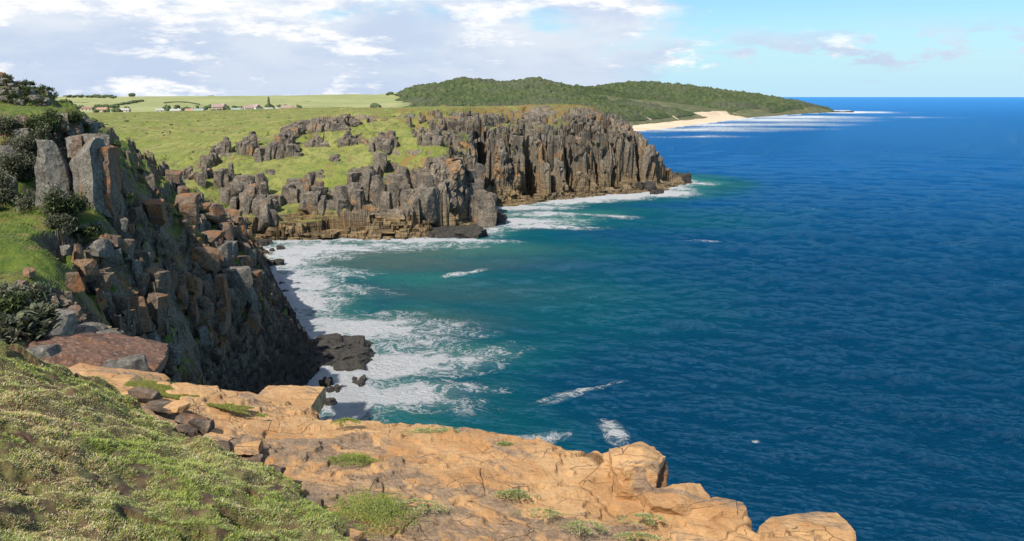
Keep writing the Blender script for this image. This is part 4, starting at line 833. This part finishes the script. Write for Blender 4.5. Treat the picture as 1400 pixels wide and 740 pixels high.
# ledge tufts
LT = [(595, 596, .42, .16, 'pale green succulent patch near the ledge rim'), (480, 637, .38, .14, 'small yellow green tuft in the middle of the ledge'), (505, 714, .62, .42, 'bright green grass cushion at the foot of the bank'), (705, 676, .3, .07, 'pale green growth along a crack in the ledge'),
      (800, 716, .3, .1, 'pale green clump low on the right of the ledge'), (880, 703, .32, .08, 'greyish green succulents beside the sloping slab'), (870, 728, .35, .05, 'pale creeping plants along the bottom of the ledge'), (690, 612, .2, .06, 'little green plant on the ledge rim'), (475, 582, .24, .08, 'low yellow green cushion on the far rim'), (570, 700, .4, .12, 'thin green fringe right of the grass cushion'),
      (740, 700, .3, .06, 'sparse pale tuft between two cracks')]
def ledgeZf(x, y): return topR(x, y)
for i, (px, py, rx_, ry_, lb) in enumerate(LT):
    x0, y0, z0 = Wz(px, py, 43.9); z0 = float(topR(np.array(x0), np.array(y0))); n = int(5200*rx_*(ry_+.2)*3); gg = np.random.default_rng(400+i)
    a = gg.uniform(0, 6.28, n); rr_ = np.sqrt(gg.uniform(0, 1, n)); x = rx_*rr_*np.cos(a)*(1+.3*gg.normal(size=n)); y = (ry_*1.6)*rr_*np.sin(a)*(1+.3*gg.normal(size=n))
    k = fbm(x*5+i, y*5, 31, 3) > (-.5 if ry_ > .3 or i in (7, 8) else -.2); x, y = x[k], y[k]; n = len(x)
    zt_ = topR(x+x0, y+y0)-z0+.07*np.clip(1-(x/rx_)**2-(y/ry_/1.6)**2, 0, 1)
    pal = np.array([(.20, .27, .06), (.30, .34, .12), (.40, .42, .24), (.14, .20, .05), (.42, .34, .16)]) if 'bright' not in lb and 'yellow' not in lb else np.array([(.17, .25, .03), (.24, .31, .05), (.12, .18, .025), (.28, .30, .08), (.20, .27, .04)])
    o = blades('plant_tuft', x, y, zt_, gg.uniform(.02, .05, n), gg.uniform(.007, .014, n), pal[gg.integers(0, 5, n)]*gg.uniform(.7, 1.2, (n, 1)), 1.0, 500+i); o.location = (x0, y0, z0+.03); tag(o, lb, 'plant')
# green margin along the back of the ledge
g = np.random.default_rng(91); n = 90000
px = g.uniform(140, 440, n); x, y, _ = Wz(px, 519+g.normal(0, 1, n)*0+np.interp(px, [140, 200, 350, 440], [0, 6, 20, 34])+g.uniform(-5, 24, n)*np.interp(px, [140, 350, 440], [1, 1, .5]), 44.15)
kk_ = (fbm(x*1.6, y*2.4, 45, 5) > .05+.5*sm(px, 330, 400)+.4*sm(px, 190, 150)) & (edR(x, y) > .04) & (px < 400); x, y = x[kk_], y[kk_]; n = len(x)
o = blades('grass', x, y, topR(x, y)-.0+.02, g.uniform(.02, .05, n), g.uniform(.006, .012, n), np.array([(.20, .25, .04), (.27, .29, .06), (.14, .19, .03), (.34, .28, .10)])[g.integers(0, 4, n)]*g.uniform(.75, 1.2, (n, 1)), 1.0, 61); tag(o, 'yellow green grass strip along the back of the ochre ledge', 'grass', kind='stuff')
# broken slabs along the foot of the bank
BS = [(178, 537, .55), (200, 541, .5), (222, 552, .6), (243, 556, .4), (262, 566, .5), (275, 577, .35), (292, 590, .45), (303, 603, .4), (320, 600, .35), (338, 603, .4), (345, 617, .3), (368, 640, .4), (395, 662, .45), (420, 685, .4), (445, 712, .35), (470, 728, .4), (255, 588, .4), (283, 610, .35), (310, 622, .3)]
gg = np.random.default_rng(8)
names = ['topmost', 'second from the top', 'third from the top', 'fourth from the top', 'fifth from the top', 'sixth from the top', 'seventh from the top', 'eighth from the top']
for i, (px, py, w_) in enumerate(BS):
    x, y, z = Wz(px, py, 44.45 if i < 11 else 44.35); rock('rock_slab', (x, y, float(topR(np.array(x), np.array(y)))+.14+.07*(i % 2)), (w_*1.1, w_*.7, .13+.1*gg.random()), 'brown' if i % 3 else 'ledge',
        'thin broken dark edged slab along the foot of the grass bank', 700+i, group='broken slabs along the foot of the grass bank', attrs=at_l, n=14, rough=.05, rnd=.1, cuts=8, rz=gg.uniform(-.6, .2), tx=gg.uniform(-.1, .1), ty=gg.uniform(-.12, .12))

# ------------------------------------------------------------------ shrubs and aloes on the near hill
def shrub(name, loc, rx_, rz_, n, pal, label, seed, cat='shrub', leaf=(.25, .5), group=None):
    g = np.random.default_rng(seed); e_ = empty(name, loc); tag(e_, label, cat, group)
    nc = max(3, int(rx_*3)); cc = g.normal(size=(nc, 3))*np.array([rx_*.42, rx_*.42, rz_*.25]); cc[:, 2] += rz_*.5; k = g.integers(0, nc, n)
    p = cc[k]+g.normal(size=(n, 3))*np.array([rx_, rx_, rz_])*.19; p[:, 2] = np.abs(p[:, 2])
    o = blades('foliage', p[:, 0], p[:, 1], p[:, 2], g.uniform(*leaf, n), g.uniform(.07, .16, n)*leaf[1]/.5, pal[g.integers(0, len(pal), n)]*g.uniform(.6, 1.3, (n, 1)), .9, seed+1); o.parent = e_
    tw_ = []
    for i in range(4):
        a = g.uniform(0, 6.28); V, f = block((.09*rx_, .09*rx_, rz_*.8), seed+i, n=3, cuts=0, rough=.02); V = rotz(V, a, g.uniform(-.5, .5), g.uniform(-.5, .5)); V[:, 2] += rz_*.25; tw_.append((V, f))
    V, f = join(tw_); mesh('stem', V, f, M['bark'], e_)
    return e_
M['bark'] = flat('bark', (.14, .10, .07))
pal_a = np.array([(.10, .12, .075), (.15, .165, .11), (.06, .075, .045), (.19, .17, .12), (.12, .13, .06)])
pal_g = np.array([(.05, .075, .025), (.08, .11, .03), (.10, .12, .05), (.035, .05, .02)])
SH_ = [(70, 292, 2.2, 2.6, 'grey green aloe thicket at the foot of the split tower'), (98, 300, 2.0, 2.2, 'dark shrub under the front of the split tower'), (85, 318, 1.6, 1.6, 'small aloe clump below the split tower'), (55, 205, 2.0, 2.2, 'aloe thicket on the shelf above the tower'), (30, 215, 2.4, 2.4, 'large grey aloe thicket left of the tower'),
       (75, 185, 2.2, 2.0, 'dark shrub on the crest behind the tower'), (15, 245, 2.2, 2.4, 'aloe thicket at the left frame edge'), (8, 275, 2.0, 2.4, 'lowest aloe clump at the left frame edge'), (30, 240, 1.8, 2.0, 'grey shrub between the edge thicket and the tower'), (100, 178, 1.8, 1.8, 'low shrub beside the heaped ridge rocks'), (115, 190, 1.4, 1.5, 'tiny shrub on top of the tower shelf'),
       (20, 190, 2.0, 1.8, 'grey shrub under the grassy terrace'), (50, 180, 2.0, 1.6, 'spreading shrub under the terrace edge'), (108, 328, 1.5, 1.2, 'dark shrub above the boulder pile'), (38, 425, 1.6, 1.5, 'green bush behind the pale grey block'), (10, 435, 1.6, 1.3, 'green bush by the frame edge above the bank'), (40, 448, .8, .8, 'leafy green bush in front of the grey blocks')]
for i, (px, py, a_, b_, lb) in enumerate(SH_):
    x, y, z, t = hit(px, py, nearR, 40, 200) if i < 16 else (*W(px, 460, 24), 24)
    shrub('shrub', (x, y, z-.1), a_, b_, int(1500*a_), pal_a if 'aloe' in lb or 'grey' in lb else pal_g, lb, 800+i*9)
for i in range(40):
    px = g.uniform(0, 75); py = g.uniform(106, 145)
    x, y, z, t = hit(px, py, nearR, 100, 200, 500); shrub('shrub', (x, y, z-.1), 1.1, 1.0, 260, pal_g, 'small dark bush between the pale stones of the hilltop knoll', 1500+i*9, group='bushes on the hilltop knoll')
for i in range(26):
    px = g.uniform(125, 345); py = g.uniform(190, 460)
    x, y, z, t = hit(px, py, nearR, 70, 220, 500)
    if z < 12: continue
    shrub('shrub', (x, y, z-.1), 1.1, .9, 260, pal_g, 'low dark bush growing among the crags of the near hill', 1900+i*9, group='low bushes among the near crags')
# tufts over the grass slope of the near hill
n = 160000; azs = np.radians(g.uniform(-40, -14, n)); rs = g.uniform(45, 170, n); x = rs*np.sin(azs); y = rs*np.cos(azs); kq = (idw(nr, x, y)+.28*fbm(x/6, y/6, 77, 4) < .44) & (nearR(x, y) > 15); x, y, rs = x[kq], y[kq], rs[kq]; n = len(x)
kq = idw(nr, x, y) < .02; x, y, rs = x[kq], y[kq], rs[kq]; n = len(x); zt_ = nearR(x, y)+.35*fbm(x/3, y/3, 91, 4)+.10*fbm(x/.7, y/.7, 92, 3)
pal = np.array([(.10, .15, .02), (.14, .18, .03), (.07, .11, .02), (.16, .17, .04)])
o = blades('grass', x, y, zt_-.03, g.uniform(.12, .3, n), g.uniform(.04, .09, n), pal[g.integers(0, 4, n)]*g.uniform(.75, 1.25, (n, 1)), .9, 71); tag(o, 'green tussock grass covering the steep near hillside', 'grass', kind='stuff')

# ------------------------------------------------------------------ far village and trees
for k, c in dict(w_white=(.72, .70, .64), w_cream=(.58, .48, .36), w_pink=(.55, .42, .35), r_pink=(.36, .25, .22), r_green=(.25, .32, .28), r_grey=(.38, .38, .37), r_red=(.24, .14, .11), r_orange=(.38, .24, .16), glass=(.03, .04, .05)).items(): M[k] = flat(k, c, .7, .12, .5)
M['fol'] = flat('far_foliage', (.085, .115, .05), .95, .45, .6)
def box(x0, x1, y0, y1, z0, z1):
    V = np.array([(x, y, z) for x in (x0, x1) for y in (y0, y1) for z in (z0, z1)], float); return V, np.array([(0, 1, 3, 2), (4, 6, 7, 5), (0, 4, 5, 1), (2, 3, 7, 6), (0, 2, 6, 4), (1, 5, 7, 3)])
def house(px, py, w_, d_, h_, rh, wall, roof, label, rz=0, t0=900):
    x, y, z, t = hit(px, py, farZ, 860, 1900, 1500); h = empty('house', (x, y, z), rz); tag(h, label, 'house', None)
    V, f = box(-w_/2, w_/2, -d_/2, d_/2, -2.0, h_); mesh('wall', V, f, M[wall], h)
    o_ = .5; V = np.array([(-w_/2-o_, -d_/2-o_, h_-.1), (w_/2+o_, -d_/2-o_, h_-.1), (w_/2+o_, d_/2+o_, h_-.1), (-w_/2-o_, d_/2+o_, h_-.1), (-w_/2-o_, 0, h_+rh), (w_/2+o_, 0, h_+rh),
                   (-w_/2-o_, -d_/2-o_, h_+.15), (w_/2+o_, -d_/2-o_, h_+.15), (w_/2+o_, d_/2+o_, h_+.15), (-w_/2-o_, d_/2+o_, h_+.15)], float)
    V[4:6, 2] += .15; f = np.array([(0, 3, 2, 1), (0, 1, 7, 6), (2, 3, 9, 8), (6, 7, 5, 4), (8, 9, 4, 5)]); f = np.vstack([f, [(0, 6, 9, 3), (1, 2, 8, 7), (6, 4, 9, 9), (7, 8, 5, 5)]])
    me = bpy.data.meshes.new('roof'); me.from_pydata([tuple(v) for v in V], [], [tuple(dict.fromkeys(q)) for q in f.tolist()]); me.materials.append(M[roof]); ro = bpy.data.objects.new('roof', me); C.objects.link(ro); ro.parent = h
    nw = max(2, int(w_/4))
    for i in range(nw):
        u = -w_/2+(i+.5)*w_/nw; V, f = box(u-.7, u+.7, -d_/2-.06, -d_/2+.05, 1.0, 2.3); mesh('window', V, f, M['glass'], h)
    V, f = box(w_*.22, w_*.22+.9, -.4, .4, h_, h_+rh+.9); mesh('chimney', V, f, M[wall], ro)
HS = [(120, 152, 16, 9, 3, 2.6, 'w_cream', 'r_red', 'red roofed house furthest left in the village', .1), (141, 153, 17, 9, 3, 2.2, 'w_cream', 'r_orange', 'orange roofed house right of the red roofed one', -.1), (172, 154, 12, 8, 3, 2, 'w_cream', 'r_grey', 'grey roofed cottage half sunk behind the green crest', .1), (219, 154.5, 11, 8, 3, 2, 'w_white', 'r_grey', 'small white cottage left of the long grey roofed house', .3),
      (241, 155, 15, 8, 3, 2, 'w_white', 'r_grey', 'long grey roofed white house on the crest', 0), (260, 155, 12, 8, 3, 2.4, 'w_white', 'r_orange', 'small orange roofed house touching the green roofed one', .2), (273, 155, 14, 8, 3, 2.4, 'w_cream', 'r_green', 'first green roofed house from the left', -.1), (297, 151.5, 15, 9, 4.5, 3.4, 'w_pink', 'r_pink', 'pink gabled house standing among dark trees', .5), (305, 149, 10, 8, 4, 3, 'w_pink', 'r_pink', 'smaller pink house behind the pink gabled one', -.4),
      (325, 154, 16, 9, 3, 2.4, 'w_pink', 'r_green', 'green roofed bungalow in the middle of the village', 0), (340, 153.5, 13, 9, 5, 3, 'w_white', 'r_pink', 'tall white house with pink roof, brightest of the village', .6), (350, 152.5, 12, 9, 5, 3.4, 'w_white', 'r_pink', 'white gabled house with pink roof right of the tallest', -.5), (374, 153, 24, 9, 3.4, 1.6, 'w_white', 'r_grey', 'long white low building under the tall narrow tree', 0), (391, 152, 13, 9, 4, 3, 'w_cream', 'r_pink', 'pink roofed house right of the long white building', .4), (402, 152.3, 12, 8, 3.2, 2.6, 'w_cream', 'r_red', 'house with dull red roof furthest right in the village', -.2)]
for h in HS: house(h[0], h[1], h[2]*.82, *h[3:])
def fartree(px, py, wpx, hpx, label, seed, name='tree', group=None, zf=farZ, t0=860, t1=2900, slim=False):
    x, y, z, t = hit(px, py, zf, t0, t1, 1500); k = t/F; rx_, h_ = wpx*k/2, hpx*k; e_ = empty(name, (x, y, z)); tag(e_, label, 'tree' if name == 'tree' else 'shrub', group)
    gg = np.random.default_rng(seed); pt = []
    for q in range(4 if slim else 5):
        if slim: sz = (rx_*1.7*(1-.17*q), rx_*1.7*(1-.17*q), h_*.42); c_ = (0, 0, h_*(.22+.19*q))
        else: k_ = gg.uniform(.7, 1.15); sz = (rx_*k_, rx_*k_, h_*.8*k_); c_ = (gg.uniform(-.55, .55)*rx_, gg.uniform(-.5, .5)*rx_, h_*gg.uniform(.4, .62))
        V, f = block(sz, seed+q, n=6, cuts=0, rough=.13, rnd=.95); V += np.array(c_); pt.append((V, f))
    V, f = join(pt); mesh('crown', V, f, M['fol'], e_)
    V, f = block((max(.5, rx_*.12), max(.5, rx_*.12), h_*.7), seed, n=3, cuts=0, rough=.02); V[:, 2] += h_*.3; mesh('trunk', V, f, M['bark'], e_)
fartree(368, 150, 5, 17, 'tall narrow dark tree behind the long white building', 5001, slim=True)
fartree(452, 128.5, 9, 4, 'lone round tree on the bare skyline', 5010); fartree(181, 132.5, 9, 5, 'flat topped tree standing on the left skyline', 5020)
fartree(290, 130.5, 12, 3, 'low bush clump on the middle skyline', 5030, name='shrub'); fartree(515, 151, 22, 9, 'large round bush in the pasture near the wood', 5040, name='shrub')
g = np.random.default_rng(31)
for i in range(70):
    px = float(g.choice([g.uniform(110, 180), g.uniform(225, 300), g.uniform(285, 340), g.uniform(340, 412)])); fartree(px, g.uniform(147.5, 155), g.uniform(5, 10), g.uniform(3, 6), 'dark green garden tree among the village houses', 5100+i, group='trees around the village')
for i in range(60):
    u = i/59.; px, py = (90+u*120, 131+2.6*u+g.uniform(0, 2.5)) if i < 34 else (130+(i-34)/26*65, 150-(i-34)/26*11)
    fartree(px, py, g.uniform(5, 9), g.uniform(2.2, 3.6), 'dark tree in the tree line on the far left pasture', 5300+i, group='tree line on the far pasture')
for i in range(26):
    u = i/25.; px = 225+u*48; py = 141.5-2.2*math.sin(u*3.14)+u*2.; fartree(px, py, 3.2, 1.5, 'small bush in the curved hedge on the pasture', 5400+i, name='shrub', group='curved hedge on the pasture')
for i in range(22):
    fartree(float(g.uniform(530, 575)), float(g.uniform(128.5, 134)), 6, 3, 'scattered tree at the left edge of the wood', 5500+i, group='trees at the edge of the wood')
# mast
x, y, z, t = hit(423, 129, farZ, 900, 2900, 1500); h_ = 11*t/F; mt_ = empty('radio_mast', (x, y, z)); tag(mt_, 'thin radio mast on the grassy skyline', 'mast')
M['steel'] = flat('mast_steel', (.35, .35, .36)); V, f = box(-.5, .5, -.5, .5, 0, h_); V[:, :2] *= np.where(V[:, 2:3] > 1, .45, 1); mesh('pole', V, f, M['steel'], mt_)
for q_ in (.6, .8, .95):
    V, f = box(-1.3, 1.3, -.12, .12, h_*q_, h_*q_+.3); mesh('crossarm', V, f, M['steel'], mt_)
# bushes dotted over the headland meadow
for i in range(60):
    px = float(g.uniform(140, 560)); py = float(g.uniform(158, 186)); 
    if px > 330 and py > 166: continue
    fartree(px, py, g.uniform(2, 6), g.uniform(.8, 1.6), 'low dark bush dotted over the headland meadow', 5600+i, name='shrub', group='bushes on the headland meadow', zf=headR, t0=300, t1=800)
